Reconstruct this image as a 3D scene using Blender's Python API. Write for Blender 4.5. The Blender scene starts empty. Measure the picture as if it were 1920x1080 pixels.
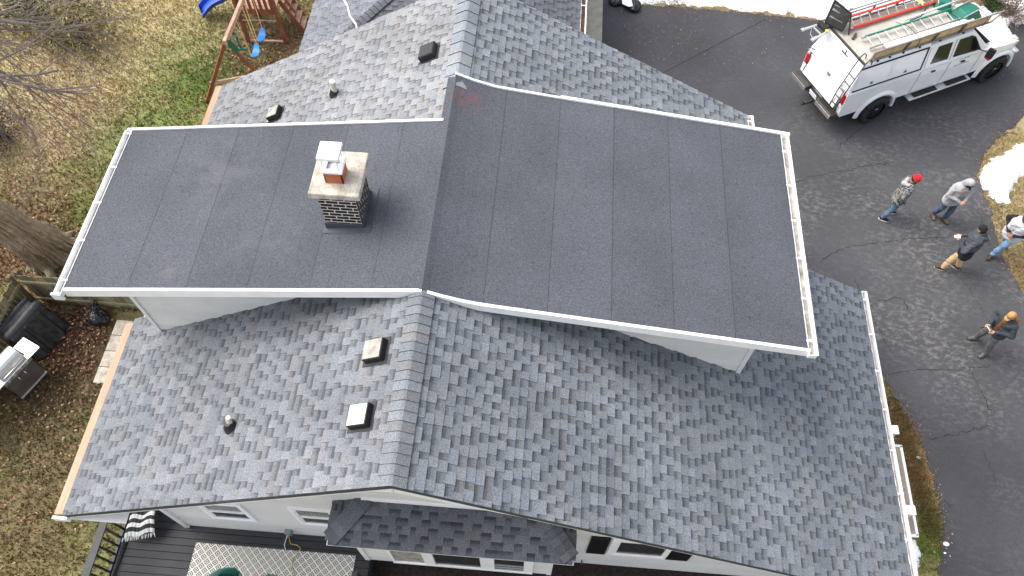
import bpy, bmesh, math, random
import numpy as np
from mathutils import Vector, Matrix
R = math.radians
random.seed(7); np.random.seed(7)
sc = bpy.context.scene
# ------------------------------------------------------------------ camera, sky, sun, exposure
H = 17.5
cam = bpy.data.cameras.new('camera'); cam.lens = 27.24; cam.sensor_width = 36; cam.clip_end = 800
co = bpy.data.objects.new('camera', cam); sc.collection.objects.link(co)
co.location = (0, 0, H); co.rotation_euler = (R(30.8), 0, R(4.53)); sc.camera = co
SUN_EL, SUN_AZ = 52, 165          # azimuth measured counter-clockwise from +X
w = bpy.data.worlds.new('World'); sc.world = w; w.use_nodes = True
nt = w.node_tree; sky = nt.nodes.new('ShaderNodeTexSky'); sky.sky_type = 'NISHITA'; sky.sun_disc = False
sky.sun_elevation = R(SUN_EL); sky.sun_rotation = R(90 - SUN_AZ); sky.dust_density = 4.0; sky.air_density = 1.0; sky.ozone_density = .6
bg = nt.nodes['Background']; bg.inputs[1].default_value = 0.15
hs = nt.nodes.new('ShaderNodeHueSaturation'); hs.inputs['Saturation'].default_value = .38     # thin bright cloud: a paler sky
nt.links.new(sky.outputs[0], hs.inputs['Color']); nt.links.new(hs.outputs[0], bg.inputs[0])
sl = bpy.data.lights.new('sun', 'SUN'); sl.energy = .9; sl.angle = R(42); sl.color = (1, .955, .89)
so = bpy.data.objects.new('sun', sl); sc.collection.objects.link(so); so.location = (-20, 5, 30)
sd = Vector((math.cos(R(SUN_AZ))*math.cos(R(SUN_EL)), math.sin(R(SUN_AZ))*math.cos(R(SUN_EL)), math.sin(R(SUN_EL))))
so.rotation_euler = sd.to_track_quat('Z', 'Y').to_euler()
vs = sc.view_settings; vs.view_transform = 'Standard'; vs.look = 'None'; vs.gamma = 1; vs.exposure = 1.23
try: vs.use_curve_mapping = False
except Exception: pass

# ------------------------------------------------------------------ measuring: photo pixel -> point on a known plane of the place
_p, _y, _f = R(59.2), R(4.53), 1453.
_F = np.array([-math.sin(_y)*math.cos(_p), math.cos(_y)*math.cos(_p), -math.sin(_p)])
_R = np.array([math.cos(_y), math.sin(_y), 0]); _U = np.cross(_R, _F)
def ray(x, y): return _F*_f + _R*(x-960) + _U*(540-y)
def G(x, y, z=0.):
    d = ray(x, y); t = (z-H)/d[2]; return Vector((d[0]*t, d[1]*t, z))
def onY(x, y, Y):
    d = ray(x, y); t = Y/d[1]; return Vector((d[0]*t, Y, H+d[2]*t))
def onP(x, y, p0, n):
    d = ray(x, y); o = np.array([0, 0, H]); n = np.array(n, float); t = ((np.array(p0)-o)@n)/(d@n); return Vector(o+d*t)

# ------------------------------------------------------------------ value noise
_rng = np.random.RandomState(3); _lat = _rng.rand(256, 256)
def vnoise(x, y):
    x = np.asarray(x, float); y = np.asarray(y, float)
    xi = np.floor(x).astype(int); yi = np.floor(y).astype(int); fx = x-xi; fy = y-yi
    fx = fx*fx*(3-2*fx); fy = fy*fy*(3-2*fy)
    a = _lat[xi & 255, yi & 255]; b = _lat[(xi+1) & 255, yi & 255]; c = _lat[xi & 255, (yi+1) & 255]; d = _lat[(xi+1) & 255, (yi+1) & 255]
    return (a*(1-fx)+b*fx)*(1-fy)+(c*(1-fx)+d*fx)*fy
def fbm(x, y, o=4):
    s = 0; a = .5; t = 0
    for i in range(o):
        s = s+a*vnoise(np.asarray(x)*2**i+17.3*i, np.asarray(y)*2**i+5.1*i); t += a; a *= .55
    return s/t

# ------------------------------------------------------------------ materials
def mat(name, col=(.5, .5, .5), rough=.7, var=.15, scale=6., detail=6., bump=0., bscale=None, attr=False, metal=0., fine=0., fscale=80., spec=.4, coat=0., coord='Object', stretch=None):
    m = bpy.data.materials.new(name); m.use_nodes = True; n = m.node_tree; L = n.links
    b = n.nodes['Principled BSDF']; b.inputs['Roughness'].default_value = rough; b.inputs['Metallic'].default_value = metal
    b.inputs['Specular IOR Level'].default_value = spec; b.inputs['Coat Weight'].default_value = coat
    tc = n.nodes.new('ShaderNodeTexCoord'); src = tc.outputs[coord]
    if stretch:
        mp = n.nodes.new('ShaderNodeMapping'); mp.inputs['Scale'].default_value = stretch; L.new(src, mp.inputs[0]); src = mp.outputs[0]
    if attr:
        a = n.nodes.new('ShaderNodeAttribute'); a.attribute_name = 'Col'; cur = a.outputs['Color']
    else:
        a = n.nodes.new('ShaderNodeRGB'); a.outputs[0].default_value = (*col, 1); cur = a.outputs[0]
    def modulate(cur, sc_, amt, det):
        no = n.nodes.new('ShaderNodeTexNoise'); no.inputs['Scale'].default_value = sc_; no.inputs['Detail'].default_value = det; L.new(src, no.inputs['Vector'])
        mr = n.nodes.new('ShaderNodeMapRange'); mr.inputs['From Min'].default_value = .3; mr.inputs['From Max'].default_value = .7
        mr.inputs['To Min'].default_value = 1-amt; mr.inputs['To Max'].default_value = 1+amt; L.new(no.outputs['Fac'], mr.inputs['Value'])
        mx = n.nodes.new('ShaderNodeVectorMath'); mx.operation = 'SCALE'; L.new(cur, mx.inputs[0]); L.new(mr.outputs[0], mx.inputs['Scale'])
        return mx.outputs[0], no
    no = None
    if var: cur, no = modulate(cur, scale, var, detail)
    if fine: cur, no2 = modulate(cur, fscale, fine, 3)
    L.new(cur, b.inputs['Base Color'])
    if bump:
        nb = n.nodes.new('ShaderNodeTexNoise'); nb.inputs['Scale'].default_value = bscale or scale; nb.inputs['Detail'].default_value = 8; L.new(src, nb.inputs['Vector'])
        bp = n.nodes.new('ShaderNodeBump'); bp.inputs['Strength'].default_value = bump; bp.inputs['Distance'].default_value = .02
        L.new(nb.outputs['Fac'], bp.inputs['Height']); L.new(bp.outputs[0], b.inputs['Normal'])
    return m
M = {}
def mm(key, **k):
    if key not in M: M[key] = mat(key, **k)
    return M[key]
mm('shingle', attr=True, rough=.95, var=.13, scale=.7, fine=.34, fscale=55., bump=.5, bscale=120, spec=.15)
mm('roll_roofing', attr=True, rough=.9, var=.1, scale=.9, fine=.34, fscale=42., bump=.4, bscale=150, spec=.2)
mm('white_metal', col=(.86, .86, .86), rough=.45, var=.05, scale=4)
mm('soffit_white', col=(.7, .7, .69), rough=.6, var=.05, scale=4)
mm('siding', attr=True, rough=.6, var=.05, scale=2.5, fine=.03, fscale=40)
mm('bare_wood', col=(.50, .30, .205), rough=.7, var=.18, scale=3, stretch=(12, .6, 12))
mm('asphalt', attr=True, rough=.85, var=.26, scale=.38, detail=9, fine=.13, fscale=40, bump=.35, bscale=60, spec=.3)
mm('lawn', attr=True, rough=1., var=.25, scale=5., detail=8, fine=.35, fscale=30, bump=1., bscale=30, spec=.1)
mm('blade', attr=True, rough=.9, var=.0, spec=.15)
mm('snow', col=(.86, .88, .92), rough=.8, var=.05, scale=3, fine=.05, fscale=30, bump=.6, bscale=18, spec=.3)
mm('concrete', col=(.36, .34, .29), rough=.9, var=.15, scale=4, fine=.15, fscale=60, bump=.2, bscale=60)
mm('concrete_pale', col=(.43, .39, .33), rough=.9, var=.3, scale=6, fine=.22, fscale=30, bump=.3, bscale=60)
mm('brick_attr', attr=True, rough=.85, var=.15, scale=9, fine=.15, fscale=70, bump=.3, bscale=60)
mm('flashing', col=(.05, .055, .065), rough=.55, var=.15, scale=6)
mm('terracotta', col=(.42, .13, .06), rough=.8, var=.15, scale=8)
mm('black_plastic', col=(.016, .016, .018), rough=.45, var=.15, scale=8)
mm('vent_grey', col=(.33, .31, .27), rough=.6, var=.45, scale=7)
mm('vent_white', col=(.62, .62, .60), rough=.6, var=.1, scale=7)
mm('pvc', col=(.62, .60, .52), rough=.5, var=.1, scale=12)
mm('pane', col=(.035, .037, .04), rough=.12, var=.2, scale=3, spec=.12)
mm('deck_black', attr=True, rough=.6, var=.2, scale=3, fine=.12, fscale=40, spec=.35)
mm('railing_black', col=(.028, .03, .034), rough=.55, var=.2, scale=5)
mm('fence_wood', attr=True, rough=.95, var=.28, scale=3, stretch=(9, 9, 1.), fine=.2, fscale=40, bump=.5, bscale=20)
mm('bark', attr=True, rough=.95, var=.3, scale=5, stretch=(5, 5, .9), fine=.3, fscale=40, bump=1., bscale=16)
mm('twig', col=(.20, .16, .145), rough=.9, var=.3, scale=4)
mm('lettering', col=(.33, .33, .34), rough=.6, var=.1)
mm('cover', col=(.022, .023, .026), rough=.55, var=.25, scale=4, bump=.4, bscale=12)
mm('steel', col=(.62, .63, .65), rough=.3, var=.1, scale=5, metal=.85, stretch=(1, 14, 1))
mm('steel_dark', col=(.16, .15, .14), rough=.4, var=.2, scale=4, metal=.5)
mm('chrome', col=(.8, .8, .8), rough=.2, var=0, metal=.9)
mm('redwood', col=(.19, .062, .028), rough=.75, var=.3, scale=3, stretch=(1, 1, 1), fine=.15, fscale=40)
mm('redwood_worn', col=(.42, .27, .20), rough=.8, var=.25, scale=5)
mm('blue_plastic', col=(.02, .22, .72), rough=.35, var=.08, scale=4)
mm('slide_blue', col=(.02, .07, .42), rough=.3, var=.1, scale=3)
mm('green_plastic', col=(.01, .10, .075), rough=.45, var=.15, scale=5)
mm('rope', col=(.62, .45, .2), rough=.9, var=.1)
mm('truck_white', col=(.78, .80, .83), rough=.28, var=.03, scale=3, coat=.4)
mm('truck_roof', col=(.42, .39, .34), rough=.8, var=.2, scale=2.2, fine=.12, fscale=40)
mm('rubber', col=(.018, .018, .018), rough=.85, var=.2, scale=10, bump=.3, bscale=30)
mm('rim_black', col=(.02, .02, .022), rough=.35, var=.1)
mm('glass_dark', col=(.010, .013, .012), rough=.1, var=.2, scale=3, spec=.22)
mm('red_lens', col=(.45, .01, .02), rough=.2, var=.1, scale=20)
mm('aluminium', col=(.55, .56, .57), rough=.35, var=.12, scale=8, metal=.6)
mm('rack_metal', col=(.05, .042, .038), rough=.5, var=.3, scale=8)
mm('rack_grey', col=(.20, .18, .17), rough=.5, var=.2, scale=8)
mm('ladder_orange', col=(.62, .05, .02), rough=.5, var=.15, scale=8)
mm('ladder_green', col=(.03, .27, .2), rough=.5, var=.1, scale=8)
mm('lumber', col=(.55, .40, .22), rough=.8, var=.2, scale=4)
mm('lumber_white', col=(.74, .70, .63), rough=.7, var=.06, scale=4)
mm('barrow_green', col=(.012, .15, .10), rough=.4, var=.12, scale=5)
mm('yellow', col=(.7, .55, .12), rough=.5, var=.1)
mm('strap_yellow', col=(.75, .65, .3), rough=.7, var=.1)
mm('skin', col=(.45, .24, .16), rough=.6, var=.1, scale=20)
mm('skin_dark', col=(.26, .12, .07), rough=.6, var=.1, scale=20)
mm('denim', col=(.085, .14, .21), rough=.9, var=.45, scale=6, bump=.4, bscale=14)
mm('denim_light', col=(.16, .29, .46), rough=.9, var=.4, scale=6, bump=.4, bscale=14)
mm('denim_dark', col=(.06, .095, .15), rough=.9, var=.4, scale=6, bump=.4, bscale=14)
mm('khaki', col=(.50, .36, .19), rough=.9, var=.2, scale=6, bump=.4, bscale=14)
mm('grey_trousers', col=(.10, .095, .095), rough=.9, var=.3, scale=6, bump=.4, bscale=14)
mm('hoodie_grey', col=(.34, .33, .34), rough=.95, var=.12, scale=7, bump=.4, bscale=14)
mm('hoodie_black', col=(.014, .014, .018), rough=.9, var=.2, scale=7, bump=.3, bscale=14)
mm('hoodie_slate', col=(.055, .062, .075), rough=.9, var=.2, scale=7, bump=.3, bscale=14)
mm('vest_grey', col=(.50, .51, .54), rough=.9, var=.12, scale=7, bump=.3, bscale=14)
mm('jacket_dark', col=(.038, .046, .056), rough=.85, var=.2, scale=7, bump=.3, bscale=14)
mm('shirt_orange', col=(.18, .07, .025), rough=.9, var=.2, scale=8)
mm('hat_red', col=(.62, .012, .02), rough=.9, var=.12, scale=12)
mm('hat_black', col=(.012, .012, .014), rough=.9, var=.1)
mm('hat_grey', col=(.05, .05, .055), rough=.9, var=.3, scale=25)
mm('hat_mustard', col=(.38, .22, .085), rough=.9, var=.12, scale=12)
mm('boot_brown', col=(.06, .035, .025), rough=.7, var=.3, scale=12)
mm('boot_tan', col=(.15, .11, .07), rough=.8, var=.3, scale=12)
mm('boot_grey', col=(.12, .115, .11), rough=.8, var=.3, scale=12)
mm('sole_white', col=(.75, .75, .74), rough=.6, var=.05)
mm('sole_dark', col=(.02, .02, .02), rough=.8, var=.05)
mm('paper_white', col=(.8, .8, .8), rough=.6, var=.03)
mm('gutter_leaves', col=(.06, .03, .02), rough=1, var=.5, scale=12)
mm('mulch', col=(.022, .014, .012), rough=1, var=.6, scale=14, bump=1, bscale=20)
mm('taupe', col=(.33, .27, .22), rough=.7, var=.12, scale=4)
mm('shutter_black', col=(.006, .006, .007), rough=.5, var=.1)
mm('cord_yellow', col=(.5, .38, .1), rough=.7, var=.1)
mm('outlet', col=(.18, .24, .22), rough=.6, var=.1)
mm('eye', col=(.01, .01, .01), rough=.3, var=0)
mm('crack', col=(.020, .020, .021), rough=1, var=.2)
mm('evergreen', attr=True, rough=.8, var=.1, scale=5, spec=.2)

def camo():
    m = bpy.data.materials.new('camouflage'); m.use_nodes = True; n = m.node_tree; L = n.links; b = n.nodes['Principled BSDF']; b.inputs['Roughness'].default_value = .95
    tc = n.nodes.new('ShaderNodeTexCoord'); v = n.nodes.new('ShaderNodeTexNoise'); v.inputs['Scale'].default_value = 22; v.inputs['Detail'].default_value = 2; L.new(tc.outputs['Object'], v.inputs['Vector'])
    r = n.nodes.new('ShaderNodeValToRGB'); r.color_ramp.interpolation = 'CONSTANT'
    e = r.color_ramp.elements; e[0].position = 0; e[0].color = (.025, .025, .025, 1); e[1].position = .43; e[1].color = (.12, .12, .115, 1)
    k = e.new(.5); k.color = (.27, .27, .26, 1); k = e.new(.6); k.color = (.06, .06, .06, 1)
    L.new(v.outputs['Fac'], r.inputs[0]); L.new(r.outputs[0], b.inputs['Base Color']); return m
M['camo'] = camo()

# ------------------------------------------------------------------ mesh builder
ORG = {}
class MB:
    def __init__(s, col=(1, 1, 1)): s.v = []; s.f = []; s.c = []; s.col = col; s.mi = []; s.m = 0
    def quad(s, pts, col=None, cols=None):
        k = len(s.v); s.v += [tuple(p) for p in pts]; s.f.append(tuple(range(k, k+len(pts)))); s.mi.append(s.m)
        s.c.append(cols if cols else [col or s.col]*len(pts))
    def add(s, verts, faces, col=None):
        k = len(s.v); s.v += [tuple(p) for p in verts]
        for f in faces: s.f.append(tuple(i+k for i in f)); s.c.append([col or s.col]*len(f)); s.mi.append(s.m)
    def box(s, c, d, rz=0, mtx=None, col=None, taper=1.):
        x, y, z = d[0]/2, d[1]/2, d[2]/2; t = taper
        P = [(-x, -y, -z), (x, -y, -z), (x, y, -z), (-x, y, -z), (-x*t, -y*t, z), (x*t, -y*t, z), (x*t, y*t, z), (-x*t, y*t, z)]
        mt = mtx if mtx is not None else Matrix.Rotation(rz, 3, 'Z'); c = Vector(c)
        s.add([c+mt@Vector(p) for p in P], [(0, 3, 2, 1), (4, 5, 6, 7), (0, 1, 5, 4), (1, 2, 6, 5), (2, 3, 7, 6), (3, 0, 4, 7)], col)
    def bar(s, a, b, wd, ht, up=(0, 0, 1), col=None):
        a = Vector(a); b = Vector(b); d = (b-a); l = d.length; d.normalize(); u = Vector(up); sx = d.cross(u)
        if sx.length < 1e-4: sx = d.cross(Vector((1, 0, 0)))
        sx.normalize(); u = sx.cross(d)
        s.box((a+b)/2, (l, wd, ht), mtx=Matrix((d, sx, u)).transposed(), col=col)
    def hexa(s, bot, top, col=None):
        s.add(list(bot)+list(top), [(0, 3, 2, 1), (4, 5, 6, 7), (0, 1, 5, 4), (1, 2, 6, 5), (2, 3, 7, 6), (3, 0, 4, 7)], col)
    def tube(s, pts, r, seg=8, col=None, cap=True):
        pts = [Vector(p) for p in pts]; rr = r if isinstance(r, (list, tuple)) else [r]*len(pts)
        d0 = (pts[1]-pts[0]).normalized(); u = d0.orthogonal().normalized(); k = len(s.v); n = len(pts)
        for i, p in enumerate(pts):
            d = (pts[min(i+1, n-1)]-pts[max(i-1, 0)])
            if d.length < 1e-6: d = d0
            d.normalize(); u = (u-d*u.dot(d)).normalized(); w_ = d.cross(u)
            for j in range(seg):
                a = 2*math.pi*j/seg; s.v.append(tuple(p+(u*math.cos(a)+w_*math.sin(a))*rr[i]))
        F = []
        for i in range(n-1):
            for j in range(seg): F.append((k+i*seg+j, k+i*seg+(j+1) % seg, k+(i+1)*seg+(j+1) % seg, k+(i+1)*seg+j))
        if cap: F.append(tuple(k+j for j in range(seg))[::-1]); F.append(tuple(k+(n-1)*seg+j for j in range(seg)))
        for f in F: s.f.append(f); s.c.append([col or s.col]*len(f)); s.mi.append(s.m)
    def prism(s, poly, z0, z1, col=None, axis='z', mtx=None):
        n = len(poly)
        def P(a, b, z):
            q = {'z': (a, b, z), 'y': (a, z, b), 'x': (z, a, b)}[axis]
            return mtx@Vector(q) if mtx is not None else q
        v = [P(a, b, z0) for a, b in poly]+[P(a, b, z1) for a, b in poly]
        F = [tuple(range(n))[::-1], tuple(range(n, 2*n))]+[(i, (i+1) % n, n+(i+1) % n, n+i) for i in range(n)]
        s.add(v, F, col)
    def ell(s, c, r, mtx=None, seg=14, rings=8, col=None):
        c = Vector(c); r = (r, r, r) if not isinstance(r, (tuple, list)) else r; V = []
        for i in range(rings+1):
            t = math.pi*i/rings
            for j in range(seg):
                a = 2*math.pi*j/seg; p = Vector((r[0]*math.sin(t)*math.cos(a), r[1]*math.sin(t)*math.sin(a), r[2]*math.cos(t)))
                V.append(c+(mtx@p if mtx is not None else p))
        F = [(i*seg+j, (i+1)*seg+j, (i+1)*seg+(j+1) % seg, i*seg+(j+1) % seg) for i in range(rings) for j in range(seg)]
        s.add(V, F, col)
    def cap(s, a, b, ra, rb, seg=12, col=None):
        a = Vector(a); b = Vector(b); d = (b-a); l = max(d.length, 1e-4); d.normalize(); pts = []; rr = []
        for i in range(5):
            t = math.pi/2*(1-i/4.); pts.append(a-d*ra*math.sin(t)); rr.append(max(ra*math.cos(t), .0008))
        for i in range(5):
            t = math.pi/2*i/4.; pts.append(b+d*rb*math.sin(t)); rr.append(max(rb*math.cos(t), .0008))
        s.tube(pts, rr, seg, col)
    def build(s, name, m, parent=None, local=False, bevel=0, smooth=False, wn=False):
        V = np.array(s.v, float) if s.v else np.zeros((0, 3))
        if parent is not None and not local: V = V-np.array(ORG.get(parent.name, (0, 0, 0)))
        me = bpy.data.meshes.new(name); me.from_pydata(V.tolist(), [], s.f); 
        ms = m if isinstance(m, (list, tuple)) else [m]
        for q in ms: me.materials.append(M[q] if isinstance(q, str) else q)
        if len(ms) > 1: me.polygons.foreach_set('material_index', s.mi)
        at = me.color_attributes.new('Col', 'FLOAT_COLOR', 'CORNER')
        flat = [ch for f in s.c for c in f for ch in (c[0], c[1], c[2], 1.)]
        at.data.foreach_set('color', flat)
        o = bpy.data.objects.new(name, me); sc.collection.objects.link(o)
        if parent is not None: o.parent = parent; ORG[o.name] = ORG.get(parent.name, (0, 0, 0)) if not local else (0, 0, 0)
        if bevel:
            b = o.modifiers.new('bevel', 'BEVEL'); b.width = bevel; b.segments = 2; b.limit_method = 'ANGLE'; b.angle_limit = R(40); b.harden_normals = False
        if smooth: me.polygons.foreach_set('use_smooth', [True]*len(me.polygons))
        me.validate(); me.update(); return o
    def remesh(s, name, m, parent=None, local=True, vox=.012, smooth=2, push=None):
        o = s.build(name+'_tmp', m, None); md = o.modifiers.new('r', 'REMESH'); md.mode = 'VOXEL'; md.voxel_size = vox
        if smooth: sm = o.modifiers.new('s', 'SMOOTH'); sm.iterations = smooth; sm.factor = .6
        dg = bpy.context.evaluated_depsgraph_get(); me = bpy.data.meshes.new_from_object(o.evaluated_get(dg)); me.name = name
        old = o.data; bpy.data.objects.remove(o); bpy.data.meshes.remove(old)
        if push is not None:
            c = np.empty(len(me.vertices)*3); me.vertices.foreach_get('co', c); c = c.reshape(-1, 3); nn = np.empty_like(c).ravel(); me.vertices.foreach_get('normal', nn)
            c = push(c, nn.reshape(-1, 3)); me.vertices.foreach_set('co', c.ravel())
        if parent is not None and not local:
            me.transform(Matrix.Translation(-Vector(ORG.get(parent.name, (0, 0, 0)))))
        if not me.materials: me.materials.append(M[m])
        o = bpy.data.objects.new(name, me); sc.collection.objects.link(o)
        if parent is not None: o.parent = parent
        me.polygons.foreach_set('use_smooth', [True]*len(me.polygons)); me.update(); return o
def tag(o, label, cat, group=None, kind=None):
    if label: o['label'] = label
    if cat: o['category'] = cat
    if group: o['group'] = group
    if kind: o['kind'] = kind
    return o
def thing(name, loc, label, cat, group=None, rz=0):
    o = bpy.data.objects.new(name, None); sc.collection.objects.link(o); o.location = loc; o.rotation_euler = (0, 0, rz)
    o.empty_display_size = .2; ORG[o.name] = tuple(loc) if not rz else (0, 0, 0)
    return tag(o, label, cat, group)
def struct(o, kind='structure'): o['kind'] = kind; return o
# ------------------------------------------------------------------ ground, lawn, driveway, snow
BL = [(350,120,2.3,(.10,.15,.035),.9),(330,190,1.9,(.12,.16,.045),.8),(430,150,1.2,(.07,.10,.025),.7),(520,60,2.2,(.10,.075,.045),.9),(200,290,1.6,(.15,.18,.06),.8),(250,260,1.8,(.16,.19,.065),.8),
      (150,180,1.8,(.26,.19,.11),.5),(60,330,2.,(.13,.085,.05),.6),(100,440,2.,(.11,.085,.04),.6),(165,400,.9,(.09,.12,.03),.8),(0,480,1.8,(.13,.075,.045),.8),
      (100,60,2.4,(.24,.20,.10),.5),(260,40,2.6,(.36,.31,.17),.7),(200,120,2.2,(.38,.32,.18),.6),(90,130,1.8,(.38,.31,.18),.6),(60,250,2.0,(.36,.29,.18),.6),(60,760,2.2,(.085,.055,.035),.9),(150,620,1.8,(.06,.035,.025),.95),(100,850,2.0,(.10,.085,.045),.8),
      (60,980,1.6,(.16,.125,.065),.8),(20,1060,1.5,(.15,.12,.06),.8),(120,1000,1.,(.12,.10,.05),.7),(225,1010,.8,(.10,.12,.04),.6),
      (1880,440,3.2,(.25,.20,.11),.9),(1900,290,2.,(.26,.21,.11),.8),(1910,530,1.,(.24,.17,.09),.8),(1720,870,.7,(.26,.17,.08),.9),(1740,1020,.7,(.09,.12,.02),.9),(1680,770,.7,(.10,.065,.03),.9),(1510,490,.8,(.2,.15,.06),.9),
      (1400,10,5.,(.16,.10,.06),.8),(1880,20,3.,(.14,.09,.06),.9)]
BLW = [(G(a, b), r, np.array(c), s) for a, b, r, c, s in BL]
def lawncol(x, y):
    n = fbm(x*.9, y*.9)[..., None]; n2 = fbm(x*3.1+9, y*3.1)[..., None]; n3 = fbm(x*8+3, y*8)[..., None]
    c = np.array([.36, .31, .165])*(.75+.5*n2)*(.8+.35*np.clip((y-9)/9, 0, 1))[..., None]
    g = np.array([.20, .22, .07]); k = np.clip((n-.44)*5, 0, 1)*.7; c = c*(1-k)+g*k
    for p, r, cc, s in BLW:
        d = np.hypot(x-p.x, y-p.y)[..., None]; k = np.clip(1.3-d/r+(n2-.5)*1.2, 0, 1)*s; c = c*(1-k)+cc*(.7+.6*n2)*k
    return np.clip(c*(.72+.56*n3), .005, .6)
def make_ground():
    xs = np.arange(-34, 34.01, .2); ys = np.arange(-6, 46.01, .2); X, Y = np.meshgrid(xs, ys, indexing='ij')
    Z = -.05+.05*fbm(X*1.7, Y*1.7)*np.clip(1, 0, 1)
    C = lawncol(X, Y); nx, ny = X.shape
    V = np.stack([X, Y, Z], -1).reshape(-1, 3); idx = np.arange(nx*ny).reshape(nx, ny)
    F = np.stack([idx[:-1, :-1], idx[1:, :-1], idx[1:, 1:], idx[:-1, 1:]], -1).reshape(-1, 4)
    me = bpy.data.meshes.new('lawn'); me.from_pydata(V.tolist(), [], F.tolist()); me.materials.append(M['lawn'])
    at = me.color_attributes.new('Col', 'FLOAT_COLOR', 'CORNER'); cc = np.concatenate([C.reshape(-1, 3)[F.ravel()], np.ones((F.size, 1))], 1); at.data.foreach_set('color', cc.ravel())
    me.polygons.foreach_set('use_smooth', [True]*len(me.polygons))
    o = bpy.data.objects.new('lawn', me); sc.collection.objects.link(o); struct(o)
    b = MB(col=(.17, .14, .07)); b.quad([(-400, -400, -.09), (400, -400, -.09), (400, 500, -.09), (-400, 500, -.09)]); struct(b.build('ground', 'lawn'))
make_ground()
def px(l, z=0.): return [G(a, b, z) for a, b in l]
DRV_R = [(1990,150),(1930,200),(1900,240),(1868,262),(1846,290),(1832,325),(1838,350),(1855,385),(1862,420),(1874,460),(1890,500),(1908,535),(1925,560),(1960,620)]
DRV_L = [(1756,1120),(1762,1060),(1766,1000),(1762,950),(1752,915),(1742,880),(1730,840),(1712,800),(1692,765),(1668,725),(1640,690),(1560,600),(1530,540),(1515,500),(1495,460),(1440,400)]
def wob(pts, step=.12, amp=.03, seed=1):
    out = []; rs = np.random.RandomState(seed)
    for a, b in zip(pts[:-1], pts[1:]):
        n = max(1, int((b-a).length/step))
        for i in range(n):
            p = a.lerp(b, i/n); out.append(p+Vector((rs.normal()*amp, rs.normal()*amp, 0)))
    out.append(pts[-1]); return out
def make_drive():
    zt = .012
    R_ = wob([Vector((26, 24, 0))]+px(DRV_R)+[Vector((16, 8, 0)), Vector((15, -6, 0))], seed=2)
    Lf = wob([Vector((8.4, -6, 0))]+px(DRV_L), seed=3)+[Vector((4.3, 12, 0)), Vector((4.3, 14.5, 0)), Vector((1.42, 15, 0)), Vector((1.42, 30, 0))]
    top = wob(px([(1130,-6),(1200,8),(1300,16),(1400,24),(1530,38),(1640,44),(1800,20),(1900,8),(1935,0)])+[Vector((26, 22.5, 0))], seed=4)
    poly = [Vector((p.x, p.y, zt)) for p in R_+Lf[:-1]+top]
    bm = bmesh.new(); vs_ = [bm.verts.new(p) for p in poly]; f = bm.faces.new(vs_); bmesh.ops.triangulate(bm, faces=[f])
    me = bpy.data.meshes.new('driveway'); bm.to_mesh(me); bm.free()
    k = len(me.vertices); b = MB(col=(.047, .048, .053)); b.v = [tuple(v.co) for v in me.vertices]
    for p in me.polygons: b.f.append(tuple(p.vertices)); b.c.append([b.col]*len(p.vertices)); b.mi.append(0)
    b.m = 1; rs = np.random.RandomState(5)
    CR = [[(1475,350),(1520,332),(1560,324),(1599,318),(1628,310),(1671,305)],[(1535,492),(1560,476),(1585,464),(1628,458),(1677,452),(1716,447),(1774,446)],[(1568,280),(1580,269),(1615,240),(1640,220),(1670,200)],
          [(1640,568),(1645,565),(1681,559),(1694,561),(1702,580)],[(1661,705),(1688,699),(1732,692),(1783,694),(1855,686)],[(1739,823),(1783,817),(1828,805),(1861,799)],[(1822,697),(1840,734),(1859,779)],
          [(1840,844),(1861,885),(1873,925)],[(1655,700),(1661,726),(1686,766),(1706,795),(1726,832),(1745,870)],[(1755,905),(1759,921),(1783,954)],[(1830,380),(1845,430),(1858,470)],[(1800,520),(1830,560),(1850,600)],[(1600,520),(1640,600),(1670,660)]]
    for ci, c in enumerate(CR):
        P = wob(px(c), .06, .022, 10+ci)
        for i in range(len(P)-1):
            wd = (.003+.008*rs.rand())*(1.1 if ci < 7 else .6); a, q = P[i], P[i+1]; d = (q-a); 
            if d.length < 1e-4: continue
            n_ = Vector((-d.y, d.x, 0)).normalized()*wd; z = Vector((0, 0, zt+.003)); b.quad([a-n_+z, q-n_+z, q+n_+z, a+n_+z])
    a, q = px([(1240,139),(1436,36)]); d = q-a; n_ = Vector((-d.y, d.x, 0)).normalized()*.014; z = Vector((0, 0, zt+.003)); b.quad([a-n_+z, q-n_+z, q+n_+z, a+n_+z])
    m = M['asphalt']; n = m.node_tree; L = n.links; bs = n.nodes['Principled BSDF']; src = bs.inputs['Base Color'].links[0].from_socket
    tc = n.nodes.new('ShaderNodeTexCoord'); mp = n.nodes.new('ShaderNodeMapping'); mp.inputs['Scale'].default_value = (1.0, 1.6, 1); mp.inputs['Rotation'].default_value = (0, 0, .5); L.new(tc.outputs['Object'], mp.inputs[0])
    v = n.nodes.new('ShaderNodeTexNoise'); v.inputs['Scale'].default_value = 5.5; v.inputs['Detail'].default_value = 9; v.inputs['Roughness'].default_value = .68; v.inputs['Distortion'].default_value = .25; L.new(mp.outputs[0], v.inputs['Vector'])
    v2 = n.nodes.new('ShaderNodeTexNoise'); v2.inputs['Scale'].default_value = .22; v2.inputs['Detail'].default_value = 3; L.new(tc.outputs['Object'], v2.inputs['Vector'])
    r1 = n.nodes.new('ShaderNodeMapRange'); r1.inputs[1].default_value = .47; r1.inputs[2].default_value = .72; L.new(v.outputs['Fac'], r1.inputs[0])
    # scuffed, sun-bleached wear where people and cars turn (a soft spot on the asphalt itself)
    sp = n.nodes.new('ShaderNodeVectorMath'); sp.operation = 'DISTANCE'; c0 = G(1700,470); sp.inputs[1].default_value = (c0.x, c0.y-1, 0); L.new(tc.outputs['Object'], sp.inputs[0])
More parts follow.
